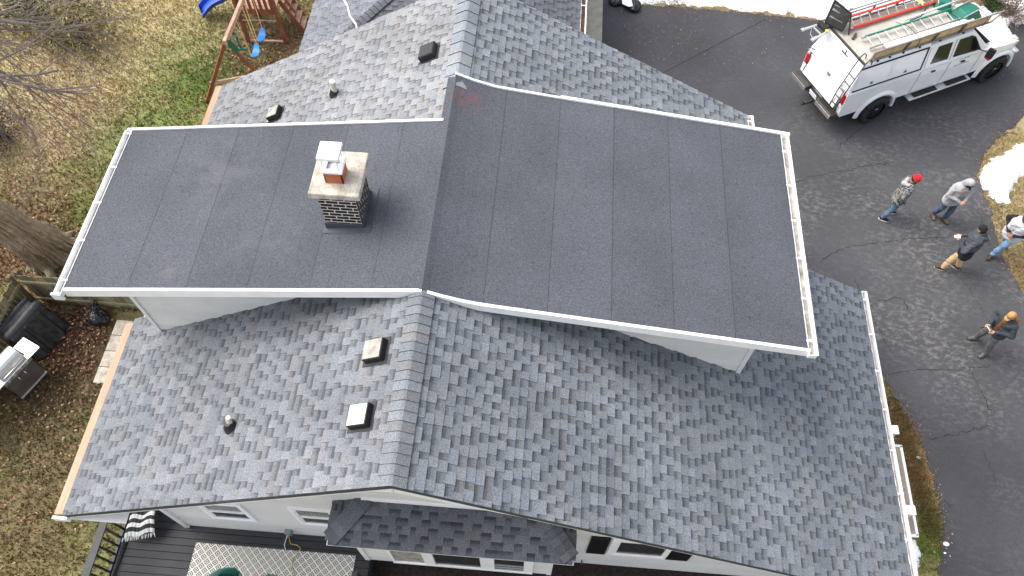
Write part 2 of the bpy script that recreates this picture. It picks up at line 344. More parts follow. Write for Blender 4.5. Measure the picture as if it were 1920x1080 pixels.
    r2 = n.nodes.new('ShaderNodeMapRange'); r2.inputs[1].default_value = 7.5; r2.inputs[2].default_value = 2.; r2.inputs[3].default_value = .14; r2.inputs[4].default_value = .85; L.new(sp.outputs['Value'], r2.inputs[0])
    r3 = n.nodes.new('ShaderNodeMapRange'); r3.inputs[1].default_value = .42; r3.inputs[2].default_value = .62; r3.inputs[3].default_value = .15; v2.inputs['Scale'].default_value = .55; L.new(v2.outputs['Fac'], r3.inputs[0])
    m3 = n.nodes.new('ShaderNodeMath'); m3.operation = 'MULTIPLY'; L.new(r1.outputs[0], m3.inputs[0]); L.new(r3.outputs[0], m3.inputs[1])
    mu = n.nodes.new('ShaderNodeMath'); mu.operation = 'MULTIPLY'; L.new(m3.outputs[0], mu.inputs[0]); L.new(r2.outputs[0], mu.inputs[1])
    m2 = n.nodes.new('ShaderNodeMath'); m2.operation = 'MULTIPLY_ADD'; L.new(r2.outputs[0], m2.inputs[0]); m2.inputs[1].default_value = .12; L.new(mu.outputs[0], m2.inputs[2])
    mx = n.nodes.new('ShaderNodeMix'); mx.data_type = 'RGBA'; L.new(m2.outputs[0], mx.inputs['Factor']); L.new(src, mx.inputs['A']); mx.inputs['B'].default_value = (.21, .20, .195, 1); L.new(mx.outputs['Result'], bs.inputs['Base Color'])
    bpy.data.meshes.remove(me); struct(b.build('driveway', ['asphalt', 'crack']))
make_drive()
b = MB(); b.prism([(p.x, p.y) for p in (Vector((.78, 15, 0)), Vector((1.36, 15, 0)), Vector((1.32, 30, 0)), Vector((.72, 30, 0)))], -.05, .035); struct(b.build('walkway', 'concrete', bevel=.01))
for i in range(0): pass
b = MB()
for i in range(5, 9):
    for j in range(4):
        b.box((-10.62+j*.44, 4.9+i*.44, .0), (.425, .425, .08))
struct(b.build('paver_path', 'concrete_pale', bevel=.008))
# mulch bed under the gable wall
b = MB(); b.box((1.3, 1.9, .5), (9.4, 3.1, 1.0)); struct(b.build('mulch_bed', 'mulch'))
# leaf litter, grass blades
def scatter(name, n, xr, yr, dens, size, colf, matname, label, cat, flat=.0, z=0.):
    rs = np.random.RandomState(len(name)+n); x = rs.uniform(*xr, n); y = rs.uniform(*yr, n); k = rs.rand(n) < dens(x, y); x = x[k]; y = y[k]; n = len(x)
    a = rs.uniform(0, 2*np.pi, n); s = size*(.5+rs.rand(n)); t = rs.uniform(flat*.3, flat, n)
    dx = np.cos(a)*s; dy = np.sin(a)*s; zz = z-.02+.05*0
    if matname == 'blade' and flat > .9:      # upright blade: triangle
        lean = rs.normal(0, .5, (n, 2))*s[:, None]
        V = np.stack([np.stack([x-dy*.22, y+dx*.22, np.full(n, zz)], -1), np.stack([x+dy*.22, y-dx*.22, np.full(n, zz)], -1), np.stack([x+lean[:, 0], y+lean[:, 1], zz+s], -1)], 1)
        m_ = 3
    else:
        up = rs.uniform(.0, 1, (n,))*s*.5
        V = np.stack([np.stack([x-dx, y-dy, np.full(n, zz)+.012], -1), np.stack([x+dy*.6, y-dx*.6, zz+.012+up], -1), np.stack([x+dx, y+dy, np.full(n, zz)+.02], -1), np.stack([x-dy*.6, y+dx*.6, zz+.016+up*.3], -1)], 1); m_ = 4
    C = colf(x, y, rs); V = V.reshape(-1, 3); F = np.arange(n*m_).reshape(n, m_)
    me = bpy.data.meshes.new(name); me.vertices.add(len(V)); me.vertices.foreach_set('co', V.ravel()); me.loops.add(n*m_); me.loops.foreach_set('vertex_index', F.ravel())
    me.polygons.add(n); me.polygons.foreach_set('loop_start', np.arange(0, n*m_, m_)); me.polygons.foreach_set('loop_total', np.full(n, m_)); me.update(calc_edges=True)
    me.materials.append(M[matname]); at = me.color_attributes.new('Col', 'FLOAT_COLOR', 'CORNER')
    cc = np.concatenate([np.repeat(C, m_, 0), np.ones((n*m_, 1))], 1); at.data.foreach_set('color', cc.ravel())
    o = bpy.data.objects.new(name, me); sc.collection.objects.link(o); return tag(o, label, cat, kind='stuff')
def inpoly(x, y, poly):
    c = np.zeros(x.shape, bool); n = len(poly)
    for i in range(n):
        x1, y1 = poly[i][0], poly[i][1]; x2, y2 = poly[(i+1) % n][0], poly[(i+1) % n][1]
        if y1 == y2: continue
        k = ((y1 > y) != (y2 > y)) & (x < (x2-x1)*(y-y1)/(y2-y1)+x1); c ^= k
    return c
DRVP = [(p.x, p.y) for p in [Vector((26, 24, 0))]+px(DRV_R)+[Vector((16, 8, 0)), Vector((15, -6, 0)), Vector((8.4, -6, 0))]+px(DRV_L)+[Vector((1, 12, 0)), Vector((.7, 30, 0)), Vector((1.4, 30, 0))]+px([(1130,-6),(1200,8),(1300,16),(1400,24),(1530,38),(1640,44),(1800,20),(1900,8),(1935,0)])]
def houseprint(x, y): return (x > -8) & (x < 6.5) & (y > 3.4) & (y < 13) | ((x > -8.2) & (x < 6.) & (y < 3.5)) | ((x > -10.9) & (x < -8.5) & (y > 6.9) & (y < 8.9)) | ((x > -7.2) & (x < 1.35) & (y > 13))
def gd(x, y):
    v = .55+.6*fbm(x*2, y*2); v = np.where(houseprint(x, y) | inpoly(x, y, DRVP), 0, v); return v
def gc(x, y, rs):
    c = lawncol(x, y); return np.clip(c*(.7+.75*rs.rand(len(x)))[:, None]*np.array([1.12, 1.04, .92]), 0, .7)
scatter('grass', 230000, (-23, -8), (-2, 27), gd, .075, gc, 'blade', 'short straw-coloured and green winter grass blades covering the back yard', 'grass', flat=1.)
scatter('grass', 75000, (8.3, 15), (2, 17), gd, .06, gc, 'blade', 'dry grass blades along the edge of the asphalt driveway', 'grass', flat=1.)
def ld(x, y):
    v = np.clip((fbm(x*1.1+40, y*1.1)-.5)*3, 0.04, 1)*np.where(y > 10, .5, 1)
    for q, r, s in ((G(100,700), 2.4, .7), (G(180,640), 2.0, 1.), (G(160,180), 2.0, .5), (G(40,420), 2.5, .6), (G(520,100), 2, .7), (G(100,880), 1.3, .35)): v = np.maximum(v, s*np.clip(1.3-np.hypot(x-q.x, y-q.y)/r, 0, 1))
    return np.where(houseprint(x, y) | inpoly(x, y, DRVP), 0, v)
def lc(x, y, rs):
    base = np.array([[.20,.10,.06],[.30,.18,.11],[.12,.06,.035],[.36,.25,.16],[.16,.07,.05]])[rs.randint(0, 5, len(x))]; return base*(.5+.8*rs.rand(len(x)))[:, None]
scatter('leaf_litter', 42000, (-21, -8), (-1, 24), ld, .034, lc, 'blade', 'dead brown leaves scattered over the grass around the fence and yard', 'leaves', flat=.5, z=.03)
dp = px(DRV_R)+px(DRV_L)
def ed(x, y):
    d = np.full(x.shape, 9.); 
    for seg in (px(DRV_R), px(DRV_L), px([(1130,-6),(1200,8),(1300,16),(1400,24),(1530,38),(1640,44),(1800,20),(1900,8)])):
        for a, q in zip(seg[:-1], seg[1:]):
            l = (q-a).length+1e-6; t = np.clip(((x-a.x)*(q.x-a.x)+(y-a.y)*(q.y-a.y))/l**2, 0, 1); d = np.minimum(d, np.hypot(x-a.x-t*(q.x-a.x), y-a.y-t*(q.y-a.y)))
    return np.where(houseprint(x, y), 0, np.clip(1-d/.35, 0, 1)**1.5)
scatter('fallen_leaves', 60000, (1.5, 17), (2, 23.5), ed, .022, lc, 'blade', 'thin line of brown leaf crumbs along the driveway edge', 'leaves', flat=.5, z=.045)

scatter('twigs', 2600, (1.5, 17), (19, 23.5), lambda x, y: np.clip(.2+fbm(x, y), 0, 1), .016, lc, 'blade', 'dark specks of leaf and twig lying on the snow bank', 'leaves', flat=.5, z=.15)
def snow(name, poly, hmax, label, step=.05, seed=0, soft=.5):
    P = [(p.x, p.y) for p in px(poly)]; xs_ = [p[0] for p in P]; ys_ = [p[1] for p in P]
    X, Y = np.meshgrid(np.arange(min(xs_)-.3, max(xs_)+.3, step), np.arange(min(ys_)-.3, max(ys_)+.3, step), indexing='ij')
    ins = inpoly(X, Y, P); d = np.full(X.shape, 9.)
    for i in range(len(P)):
        a, q = P[i], P[(i+1) % len(P)]; l2 = (q[0]-a[0])**2+(q[1]-a[1])**2+1e-9; t = np.clip(((X-a[0])*(q[0]-a[0])+(Y-a[1])*(q[1]-a[1]))/l2, 0, 1)
        d = np.minimum(d, np.hypot(X-a[0]-t*(q[0]-a[0]), Y-a[1]-t*(q[1]-a[1])))
    sd_ = np.where(ins, d, -d)+(fbm(X*2.2+seed, Y*2.2)-.5)*soft+(fbm(X*9+seed, Y*9, 3)-.5)*.18
    Hh = hmax*(1-np.exp(-np.maximum(sd_, 0)*4/max(hmax*4, .3)))+.03*fbm(X*6, Y*6)*np.clip(sd_*8, 0, 1)+.012+np.clip(sd_, -.15, 0)*.8; step
    hol = fbm(X*3.3+50+seed, Y*3.3, 4); Hh = Hh-np.clip((.30-hol)*3, 0, .3)
    nx, ny = X.shape; idx = np.arange(nx*ny).reshape(nx, ny); keep = np.maximum(np.maximum(Hh[:-1, :-1], Hh[1:, :-1]), np.maximum(Hh[1:, 1:], Hh[:-1, 1:])) > -.03
    F = np.stack([idx[:-1, :-1], idx[1:, :-1], idx[1:, 1:], idx[:-1, 1:]], -1)[keep]
    b = MB(); b.v = np.stack([X, Y, Hh], -1).reshape(-1, 3).tolist(); b.f = [tuple(f) for f in F.tolist()]; b.c = [[(1, 1, 1)]*4]*len(b.f); b.mi = [0]*len(b.f)
    o = b.build(name, 'snow', smooth=True); return tag(o, label, 'snow', kind='stuff')
snow('snow', [(1200,-60),(1202,2),(1300,8),(1400,17),(1530,31),(1600,38),(1700,30),(1780,2),(1780,-60)], .10, 'white snow bank lying along the top edge of the driveway', seed=3, soft=.35)
snow('snow', [(1862,-60),(1870,10),(1862,40),(1880,52),(1905,50),(1960,40),(1990,-50)], .12, 'white snow around the tan shrub beyond the truck bonnet', seed=8, soft=.35)
snow('snow', [(1960,225),(1922,262),(1893,282),(1862,292),(1848,312),(1843,330),(1838,348),(1850,362),(1872,375),(1893,378),(1898,358),(1912,330),(1935,310),(1990,290)], .14, 'melting white snow patch on the grass right of the people', seed=1, soft=.3)
snow('snow', [(1700,1012),(1716,1016),(1722,1035),(1718,1060),(1705,1075),(1690,1075),(1690,1020)], .06, 'small snow remnant on the ground beside the house gutter', seed=5, soft=.1)
for (a, b_, r) in ((1722,858,.05),(1774,1020,.07),(1772,1037,.03)):
    q = G(a, b_, .02); s = MB(); s.ell(q, (r, r*.7, r*.35)); tag(s.build('snow_lump', 'snow', smooth=True), None, None)
# (labels for the three lumps)
for o, l in zip([o for o in sc.objects if o.name.startswith('snow_lump')], ('small white snow lump at the driveway edge beside the tan panelled bay', 'largest white snow lump on the asphalt near the lower right corner', 'tiniest white snow lump on the asphalt just below a larger one')): tag(o, l, 'snow lump', 'loose snow lumps on the driveway')

# ------------------------------------------------------------------ the house
XR, ZR = -1.8, 7.58; SL, SR = .55, .535
YF, YB = 2.8, 12.88
house = thing('house', (-1., 8., 0), 'grey shingled gable house with wide dark flat-roofed dormer across its middle', 'house')
roof_dk = MB(col=(.06, .06, .065))
def lz(x): return ZR-SL*(XR-x)
def rz_(x): return ZR-SR*(x-XR)
def slab(b, x0, x1, y0, y1, zf, t=.12, drop=.02):
    b.hexa([(x0, y0, zf(x0)-t-drop), (x1, y0, zf(x1)-t-drop), (x1, y1, zf(x1)-t-drop), (x0, y1, zf(x0)-t-drop)], [(x0, y0, zf(x0)-drop), (x1, y0, zf(x1)-drop), (x1, y1, zf(x1)-drop), (x0, y1, zf(x0)-drop)])
SG = [(.225, .235, .25), (.245, .255, .272), (.232, .245, .262), (.21, .222, .24), (.258, .266, .28), (.236, .243, .252), (.243, .243, .248)]
def shingle_roof(name, O, u, v, n, length, rng, parent, tint=(1, 1, 1), expo=.143, contrast=1., seed=1, cellw=(.10, .22), gapdark=.46):
    """O: eave origin, u along the eave, v up the slope, n normal; rng(s)->(u0,u1) for course at slope distance s"""
    rs = random.Random(seed); b = MB(); O, u, v, n = Vector(O), Vector(u).normalized(), Vector(v).normalized(), Vector(n).normalized()
    nc = int(length/expo); last = None
    for i in range(nc+1):
        s0 = i*expo; s1 = min(s0+expo, length); r = rng(s0+.5*expo)
        if s1-s0 < .01 or r is None: continue
        a, e = r; p = a-rs.uniform(0, .12); tooth = rs.random() < .5; base = rs.choice(SG)
        while p < e-.004:
            wdt = rs.uniform(*cellw)*(1.1 if tooth else .86); q = min(p+wdt, e); p0 = max(p, a)
            if q-p0 > .006:
                if rs.random() < .25: base = rs.choice(SG)
                m = base if rs.random() < .6 else rs.choice(SG); j = rs.uniform(.93, 1.07); m = [m[k]*tint[k]*j for k in range(3)]
                A = O+u*p0+v*s0; B = O+u*q+v*s0; C = O+u*q+v*(s1+.012); D = O+u*p0+v*(s1+.012)
                if tooth:
                    h0, h1 = .017, .006; lo = [k*1.10 for k in m]; b.quad([A+n*h0, B+n*h0, C+n*h1, D+n*h1], cols=[lo, lo, m, m])  # lighter butt edge: highlight painted into the tooth colour
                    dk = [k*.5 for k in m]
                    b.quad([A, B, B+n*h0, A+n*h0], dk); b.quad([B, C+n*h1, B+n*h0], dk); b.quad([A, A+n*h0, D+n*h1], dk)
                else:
                    h0, h1 = .007, .001; g = 1-(1-gapdark)*contrast*rs.uniform(.8, 1.1); dk = [k*g for k in m]; lt = [k*.95 for k in m]  # upslope darkening: printed band plus painted shade below the next course
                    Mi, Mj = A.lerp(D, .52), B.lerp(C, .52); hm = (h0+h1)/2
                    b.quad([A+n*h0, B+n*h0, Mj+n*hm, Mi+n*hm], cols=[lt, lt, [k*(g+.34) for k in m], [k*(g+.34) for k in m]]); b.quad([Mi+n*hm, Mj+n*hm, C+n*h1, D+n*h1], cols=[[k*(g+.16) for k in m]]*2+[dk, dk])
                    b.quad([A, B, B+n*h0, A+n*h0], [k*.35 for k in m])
            p = q; tooth = not tooth
            if rs.random() < .12: tooth = not tooth
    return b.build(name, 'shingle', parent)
ll = math.hypot(1, SL); lr = math.hypot(1, SR)
XE_L = -7.87
# left slopes: eave at x = XE_L
def front_left():
    L_ = (XR-XE_L)*ll; v = Vector((1, 0, SL)); n = Vector((-SL, 0, 1))
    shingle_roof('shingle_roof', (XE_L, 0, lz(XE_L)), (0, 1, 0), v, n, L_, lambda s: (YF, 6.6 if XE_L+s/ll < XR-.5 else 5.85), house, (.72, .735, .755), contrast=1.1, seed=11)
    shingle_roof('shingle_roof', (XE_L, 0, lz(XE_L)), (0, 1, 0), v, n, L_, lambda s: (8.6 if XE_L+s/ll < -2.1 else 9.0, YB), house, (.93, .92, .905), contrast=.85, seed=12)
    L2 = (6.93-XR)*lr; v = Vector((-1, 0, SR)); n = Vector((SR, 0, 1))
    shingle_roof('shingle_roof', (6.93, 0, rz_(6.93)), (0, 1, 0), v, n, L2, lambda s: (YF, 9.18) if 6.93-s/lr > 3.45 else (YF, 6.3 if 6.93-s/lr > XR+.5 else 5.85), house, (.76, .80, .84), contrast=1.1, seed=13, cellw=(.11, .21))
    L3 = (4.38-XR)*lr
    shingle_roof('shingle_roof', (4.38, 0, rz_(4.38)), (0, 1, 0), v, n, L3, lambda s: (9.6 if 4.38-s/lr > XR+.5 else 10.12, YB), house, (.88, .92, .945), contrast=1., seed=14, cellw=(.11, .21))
front_left()
b = MB(col=(.03, .03, .033))
slab(b, XE_L, XR, YF+.004, 6.6, lz); slab(b, XE_L, XR, 8.6, YB-.004, lz); slab(b, XR+.5, 6.93, YF+.004, 6.3, rz_); slab(b, XR, XR+.5, YF+.004, 5.85, rz_); slab(b, 3.45, 6.93, 6.3, 9.18, rz_); slab(b, XR+.5, 4.38, 9.6, YB-.004, rz_); slab(b, XR, XR+.5, 10.12, YB-.004, rz_)
b.build('roof_deck', 'flashing', house)
# ridge caps
def ridge(y0, y1, expo, rs, tint, h=.012, wd=.2):
    b = MB(); y = y0; b.m = 0
    while y < y1-.02:
        e = min(y+expo+.03, y1); c = rs.choice(SG); j = rs.uniform(.92, 1.12); c = [c[k]*tint[k]*j*1.08 for k in range(3)]; pr = []
        for yy, hh in ((y, .045), (e, .028)):
            row = []
            for t in (-1, -.5, -.12, .12, .5, 1):
                x = XR+t*wd; zz = (lz(x) if t < 0 else rz_(x))+hh; row.append(Vector((x, yy, zz)))
            pr.append(row)
        for i in range(5): b.quad([pr[0][i], pr[0][i+1], pr[1][i+1], pr[1][i]], c)
        for i in range(5): b.quad([pr[0][i], pr[0][i]-Vector((0, 0, .03)), pr[0][i+1]-Vector((0, 0, .03)), pr[0][i+1]], [k*.3 for k in c])
        for i in (0, 5): b.quad([pr[0][i], pr[1][i], pr[1][i]-Vector((0, 0, .04)), pr[0][i]-Vector((0, 0, .04))], [k*.3 for k in c])
        y += expo
    b.build('ridge_cap', 'shingle', house)
ridge(YF-.01, 5.8, .15, random.Random(4), (.68, .70, .72)); ridge(9.95, YB, .28, random.Random(5), (.84, .88, .91), wd=.22)
# ---- siding helper: lapped boards on a vertical wall
def clap(b, O, u, n, z0, z1, rng, lap=.2, proud=.014):
    O, u, n = Vector(O), Vector(u), Vector(n); z = z0; rc = random.Random(int(z0*100)+int(O.y*10))
    while z < z1-.005:
        t = min(z+lap, z1); r0, r1 = rng(z+.001), rng(t-.001)
        if r0 and r1 and r0[1] > r0[0]:
            Z = Vector((0, 0, 1)); A = O+u*r0[0]+Z*z; B = O+u*r0[1]+Z*z; C = O+u*r1[1]+Z*t; D = O+u*r1[0]+Z*t
            g = rc.uniform(.94, 1.04); cc = (.66*g, .655*g, .63*g); b.quad([A+n*proud, B+n*proud, C+n*.002, D+n*.002], cc); b.quad([A, B, B+n*proud, A+n*proud], cc)
        z = t
YW = 3.4; XWL = -6.87; XWR = 6.4
b = MB()
def gr(z):
    x0 = max(XWL, XR-(ZR-.16-z)/SL); x1 = min(XWR, XR+(ZR-.16-z)/SR); return (x0, x1) if x1 > x0 else None
clap(b, (0, YW, 0), (1, 0, 0), (0, -1, 0), 0.0, ZR-.2, gr, lap=.12)
clap(b, (XWL, 0, 0), (0, 1, 0), (-1, 0, 0), 0, lz(XWL)-.1, lambda z: (YW, 12.5), lap=.12)
clap(b, (XWR, 0, 0), (0, 1, 0), (1, 0, 0), 0, rz_(XWR)-.1, lambda z: (YW, 8.9), lap=.12)
clap(b, (0, 8.9, 0), (1, 0, 0), (0, 1, 0), 0, 4.2, lambda z: (3.9, min(XWR, XR+(ZR-.16-z)/SR)), lap=.12)
clap(b, (4.05, 0, 0), (0, 1, 0), (1, 0, 0), 0, rz_(4.05)-.1, lambda z: (8.9, 12.5), lap=.12)
clap(b, (0, 12.5, 0), (1, 0, 0), (0, 1, 0), 0.0, ZR-.2, lambda z: (max(XWL, XR-(ZR-.16-z)/SL), min(4.05, XR+(ZR-.16-z)/SR)), lap=.12)
b.build('wall', 'siding', house)
# corner boards
b = MB()
b.box((XWL-.01, YW-.01, 2.1), (.1, .1, 4.2)); b.build('corner_board', 'soffit_white', house); b = MB(); b.box((XWR+.01, YW-.01, 1.5), (.1, .1, 3.)); b.build('corner_board', 'soffit_white', house)
# rake trim along the front gable, soffit behind it
b = MB()
for x0, x1, f in ((XR-.01, -2.2, lz), (XR+.01, -.0, rz_)):
    b.hexa([(x0, YF+.01, f(x0)-.34), (x1, YF+.01, f(x1)-.16), (x1, YF+.05, f(x1)-.16), (x0, YF+.05, f(x0)-.34)], [(x0, YF+.01, f(x0)-.145), (x1, YF+.01, f(x1)-.145), (x1, YF+.05, f(x1)-.145), (x0, YF+.05, f(x0)-.145)])
for x0, x1, f in ((-2.2, XE_L, lz), (0, 6.9, rz_)):
    b.hexa([(x0, YF+.03, f(x0)-.26), (x1, YF+.03, f(x1)-.26), (x1, YF+.06, f(x1)-.26), (x0, YF+.06, f(x0)-.26)], [(x0, YF+.03, f(x0)-.145), (x1, YF+.03, f(x1)-.145), (x1, YF+.06, f(x1)-.145), (x0, YF+.06, f(x0)-.145)])
b.build('rake_board', 'white_metal', house)
b = MB()
for x0, x1, f in ((XR, XE_L, lz), (XR, 6.9, rz_)): b.quad([(x0, YF+.06, f(x0)-.16), (x1, YF+.06, f(x1)-.16), (x1, YW, f(x1)-.16), (x0, YW, f(x0)-.16)])
b.quad([(XE_L, YF, 4.0), (XWL, YF, 4.0), (XWL, 12.8, 4.0), (XE_L, 12.8, 4.0)])
b.build('soffit', 'soffit_white', house)
# bare wood fascia on the left eaves
for y0, y1 in ((YF+.02, 6.52), (9.1, YB)):
    b = MB(); z = lz(XE_L)
    b.box((XE_L-.05, (y0+y1)/2, z-.07), (.08, y1-y0, .14)); b.box((XE_L-.135, (y0+y1)/2, z-.09), (.075, y1-y0, .12)); b.build('fascia_board', 'bare_wood', house, bevel=.006)
b = MB(); z = lz(XE_L); b.box((XE_L-.06, YF-.03, z-.12), (.26, .05, .16)); b.build('fascia_end', 'white_metal', house, bevel=.006)
# ---- dormers
FL = lambda x: 7.60-.128*(XR-x)
def FR_(x):
    t = max(0., min(1., (x-XR)/1.0)); return 7.42-.143*(x-XR)+.185*(1-t)**2
YD0, YDL, YDR = 5.75, 9.1, 10.2
XL0, XRR = -7.64, 4.2
def flat(x0, x1, y0, y1, zf, seams, rs):
    b = MB(); xs_ = [x0]+seams+[x1]
    for i in range(len(xs_)-1):
        a, e = xs_[i], xs_[i+1]; fine = e <= -.89 and a >= XR-.01; k = 1. if fine else rs.uniform(.95, 1.05); c = (.082*k, .088*k, .102*k); lift = .007 if fine else (.010 if i % 2 else .006)
        b.hexa([(a-.01, y0, zf(a-.01)-.06), (e, y0, zf(e)-.06), (e, y1, zf(e)-.06), (a-.01, y1, zf(a-.01)-.06)], [(a-.01, y0, zf(a-.01)+lift), (e, y0, zf(e)+lift*.8), (e, y1, zf(e)+lift*.8), (a-.01, y1, zf(a-.01)+lift)], c)
        if not (a < -.95 and a >= XR-.01): b.quad([(a-.004, y0, zf(a)+lift+.003), (a+.006, y0, zf(a)+lift+.003), (a+.006, y1, zf(a)+lift+.003), (a-.004, y1, zf(a)+lift+.003)], (.058, .061, .072) if zf is not FL else (.070, .074, .088))
    return b.build('flat_roof', 'roll_roofing', house)
flat(XL0, XR, YD0, YDL, FL, [-6.55, -5.57, -4.56, -3.56, -2.58], random.Random(2))
flat(XR, XRR, YD0, YDR, FR_, [XR+.2, XR+.4, XR+.6, XR+.75, -.9, .08, 1.07, 2.06, 3.04], random.Random(8))
b = MB(col=(.082, .088, .102))      # the membrane folded over the old ridge
row = [(XR-.14, 7.598), (XR, 7.622), (XR+.10, FR_(XR+.1)+.009)]
for (xa, za), (xe, ze_) in zip(row[:-1], row[1:]):
    y0_, y1_ = YD0-.005, (YDR-.02 if xa > XR-.1 else YDR-.06)
    b.hexa([(xa, y0_, za-.1), (xe, y0_, ze_-.1), (xe, y1_, ze_-.1), (xa, y1_, za-.1)], [(xa, y0_, za), (xe, y0_, ze_), (xe, y1_, ze_), (xa, y1_, za)])
b.build('ridge_strip', 'roll_roofing', house)
# the dirt and the pinkish stain on the membrane
def stain():
    m = M['roll_roofing']; n = m.node_tree; L = n.links; bs = n.nodes['Principled BSDF']
    tc = n.nodes.new('ShaderNodeTexCoord')
    for c, r, col, amt, st in ((Vector((-1.62, 9.75, 7.4)), .42, (.32, .045, .06, 1), .5, 7), (Vector((-5.6, 8.0, 7.1)), 1.3, (.17, .165, .17, 1), .28, 3), (Vector((-4.5, 6.7, 7.2)), 1.0, (.16, .155, .155, 1), .2, 4), (Vector((-5.9, 6.05, 7)), .25, (.2, .18, .15, 1), .35, 6), (Vector((.2, 8.2, 7)), .5, (.14, .12, .1, 1), .25, 5)):
        src = bs.inputs['Base Color'].links[0].from_socket; c = c-Vector((-1, 8, 0))
        d = n.nodes.new('ShaderNodeVectorMath'); d.operation = 'DISTANCE'; d.inputs[1].default_value = c; L.new(tc.outputs['Object'], d.inputs[0])
        no = n.nodes.new('ShaderNodeTexNoise'); no.inputs['Scale'].default_value = st; no.inputs['Detail'].default_value = 4; L.new(tc.outputs['Object'], no.inputs['Vector'])
        r1 = n.nodes.new('ShaderNodeMapRange'); r1.interpolation_type = 'SMOOTHSTEP'; r1.inputs[1].default_value = r; r1.inputs[2].default_value = 0; r1.inputs[4].default_value = amt; L.new(d.outputs['Value'], r1.inputs[0])
        r2 = n.nodes.new('ShaderNodeMapRange'); r2.interpolation_type = 'SMOOTHSTEP'; r2.inputs[1].default_value = .4; r2.inputs[2].default_value = .62; L.new(no.outputs['Fac'], r2.inputs[0])
        mu = n.nodes.new('ShaderNodeMath'); mu.operation = 'MULTIPLY'; L.new(r1.outputs[0], mu.inputs[0]); L.new(r2.outputs[0], mu.inputs[1])
        mx = n.nodes.new('ShaderNodeMix'); mx.data_type = 'RGBA'; L.new(mu.outputs[0], mx.inputs['Factor']); L.new(src, mx.inputs['A']); mx.inputs['B'].default_value = col; L.new(mx.outputs['Result'], bs.inputs['Base Color'])
stain()
# dormer fascia + drip edges
b = MB()
def edge(b, x0, x1, y, th, zf, hi, lo, dy=0):
    b.hexa([(x0, y, zf(x0)-lo), (x1, y, zf(x1)-lo), (x1, y+th, zf(x1)-lo), (x0, y+th, zf(x0)-lo)], [(x0, y, zf(x0)+hi), (x1, y, zf(x1)+hi), (x1, y+th, zf(x1)+hi), (x0, y+th, zf(x0)+hi)])
edge(b, XL0-.02, XR-.0, YD0-.045, .05, FL, .02, .17); b.build('fascia', 'white_metal', house)
b = MB(); xs_ = [XR+.08, XR+.3, XR+.55, XR+.8, XR+1.05, XRR+.04]
for xa, xe in zip(xs_[:-1], xs_[1:]): edge(b, xa, xe, YD0-.045, .05, FR_, .02, .15)
b.m = 0; b.build('fascia', 'white_metal', house)
b = MB(); edge(b, XL0-.1, XR-.1, YDL-.002, .045, FL, .035, .2); b.build('drip_edge', 'white_metal', house)
b = MB(); [edge(b, xa, xe, YDR-.002, .04, FR_, .035, .2) for xa, xe in ((XR-.02, XR+.3), (XR+.3, XR+.7), (XR+.7, .08))]; edge(b, .08, XRR+.18, YDR-.002, .06, FR_, .045, .2); b.build('drip_edge', 'white_metal', house)
def gutter(y0, y1, x, z, side, wd=.12, dp=.1, step=.85, m='white_metal', lip=.018, name='gutter', brackets=True):
    b = MB(); ym, l = (y0+y1)/2, y1-y0; s = side
    d_ = MB(); d_.box((x+s*(.016+(wd-lip-.018)/2), ym, z-dp+.012), (wd-lip-.02, l-.03, .01)); b.box((x+s*.008, ym, z-dp/2), (.012, l, dp)); b.box((x+s*wd/2, ym, z-dp), (wd, l, .01)); b.box((x+s*(wd-lip/2), ym, z-dp/2+.005), (lip, l, dp+.01)); b.box((x+s*(wd+.012), ym, z-.008), (.012, l, .02))
    for y in (y0+.004, y1-.004): b.box((x+s*wd/2, y, z-dp/2), (wd, .012, dp))
    g = b.build(name, m, house, bevel=.004)
    d_.build('gutter_bed', 'vent_grey', g)
    if brackets:
        k = y0+.25
        while k < y1: b = MB(); b.box((x+s*wd/2, k, z+.004), (wd+.03, .03, .012)); b.build('gutter_bracket', 'white_metal', g); k += step
    return g
gutter(YD0-.1, YDL, XL0-.01, FL(XL0)+.01, -1, wd=.115, step=.78); gutter(YD0-.1, YDR+.02, XRR+.01, FR_(XRR)+.0, 1, wd=.135, step=.78)
gutter(YF-.02, 9.2, 6.94, rz_(6.93)+.0, 1, wd=.10, step=.85); gutter(9.9, YB, 4.39, rz_(4.38), 1, wd=.12)
b = MB(); b.box((XL0-.08, YD0-.12, FL(XL0)-.05), (.17, .05, .17)); b.build('gutter_end', 'soffit_white', house, bevel=.01)
# dormer walls
b = MB(); YDW = 6.18
XDL, XDR = -7.05, 3.6
def dr(z):
    x0 = max(XDL, XR-(ZR-z)/SL-.05) if z > lz(XDL) else XDL; return (XDL, XR)
clap(b, (0, YDW, 0), (1, 0, 0), (0, -1, 0), 4.6, 7.55, lambda z: (max(XDL, XR-(7.6-z)/.128) if z > FL(XDL)-.06 else XDL, XR), lap=.2, proud=.026)
clap(b, (0, YDW, 0), (1, 0, 0), (0, -1, 0), 4.4, 7.38, lambda z: (XR, min(XDR, XR+(7.42-z)/.143) if z > FR_(XDR)-.06 else XDR), lap=.2, proud=.026)
clap(b, (XDL, 0, 0), (0, 1, 0), (-1, 0, 0), 3.9, FL(XDL)-.06, lambda z: (YDW, 8.75), lap=.2)
clap(b, (XDR, 0, 0), (0, 1, 0), (1, 0, 0), 4.3, FR_(XDR)-.06, lambda z: (YDW, 9.9), lap=.2)
clap(b, (0, 8.75, 0), (1, 0, 0), (0, 1, 0), 4.4, 7.5, lambda z: (max(XDL, XR-(7.6-z)/.128) if z > FL(XDL)-.06 else XDL, XR), lap=.2, proud=.026)
clap(b, (0, 9.9, 0), (1, 0, 0), (0, 1, 0), 4.4, 7.3, lambda z: (XR, min(XDR, XR+(7.42-z)/.143) if z > FR_(XDR)-.06 else XDR), lap=.2, proud=.026)
b.build('dormer_wall', 'siding', house)
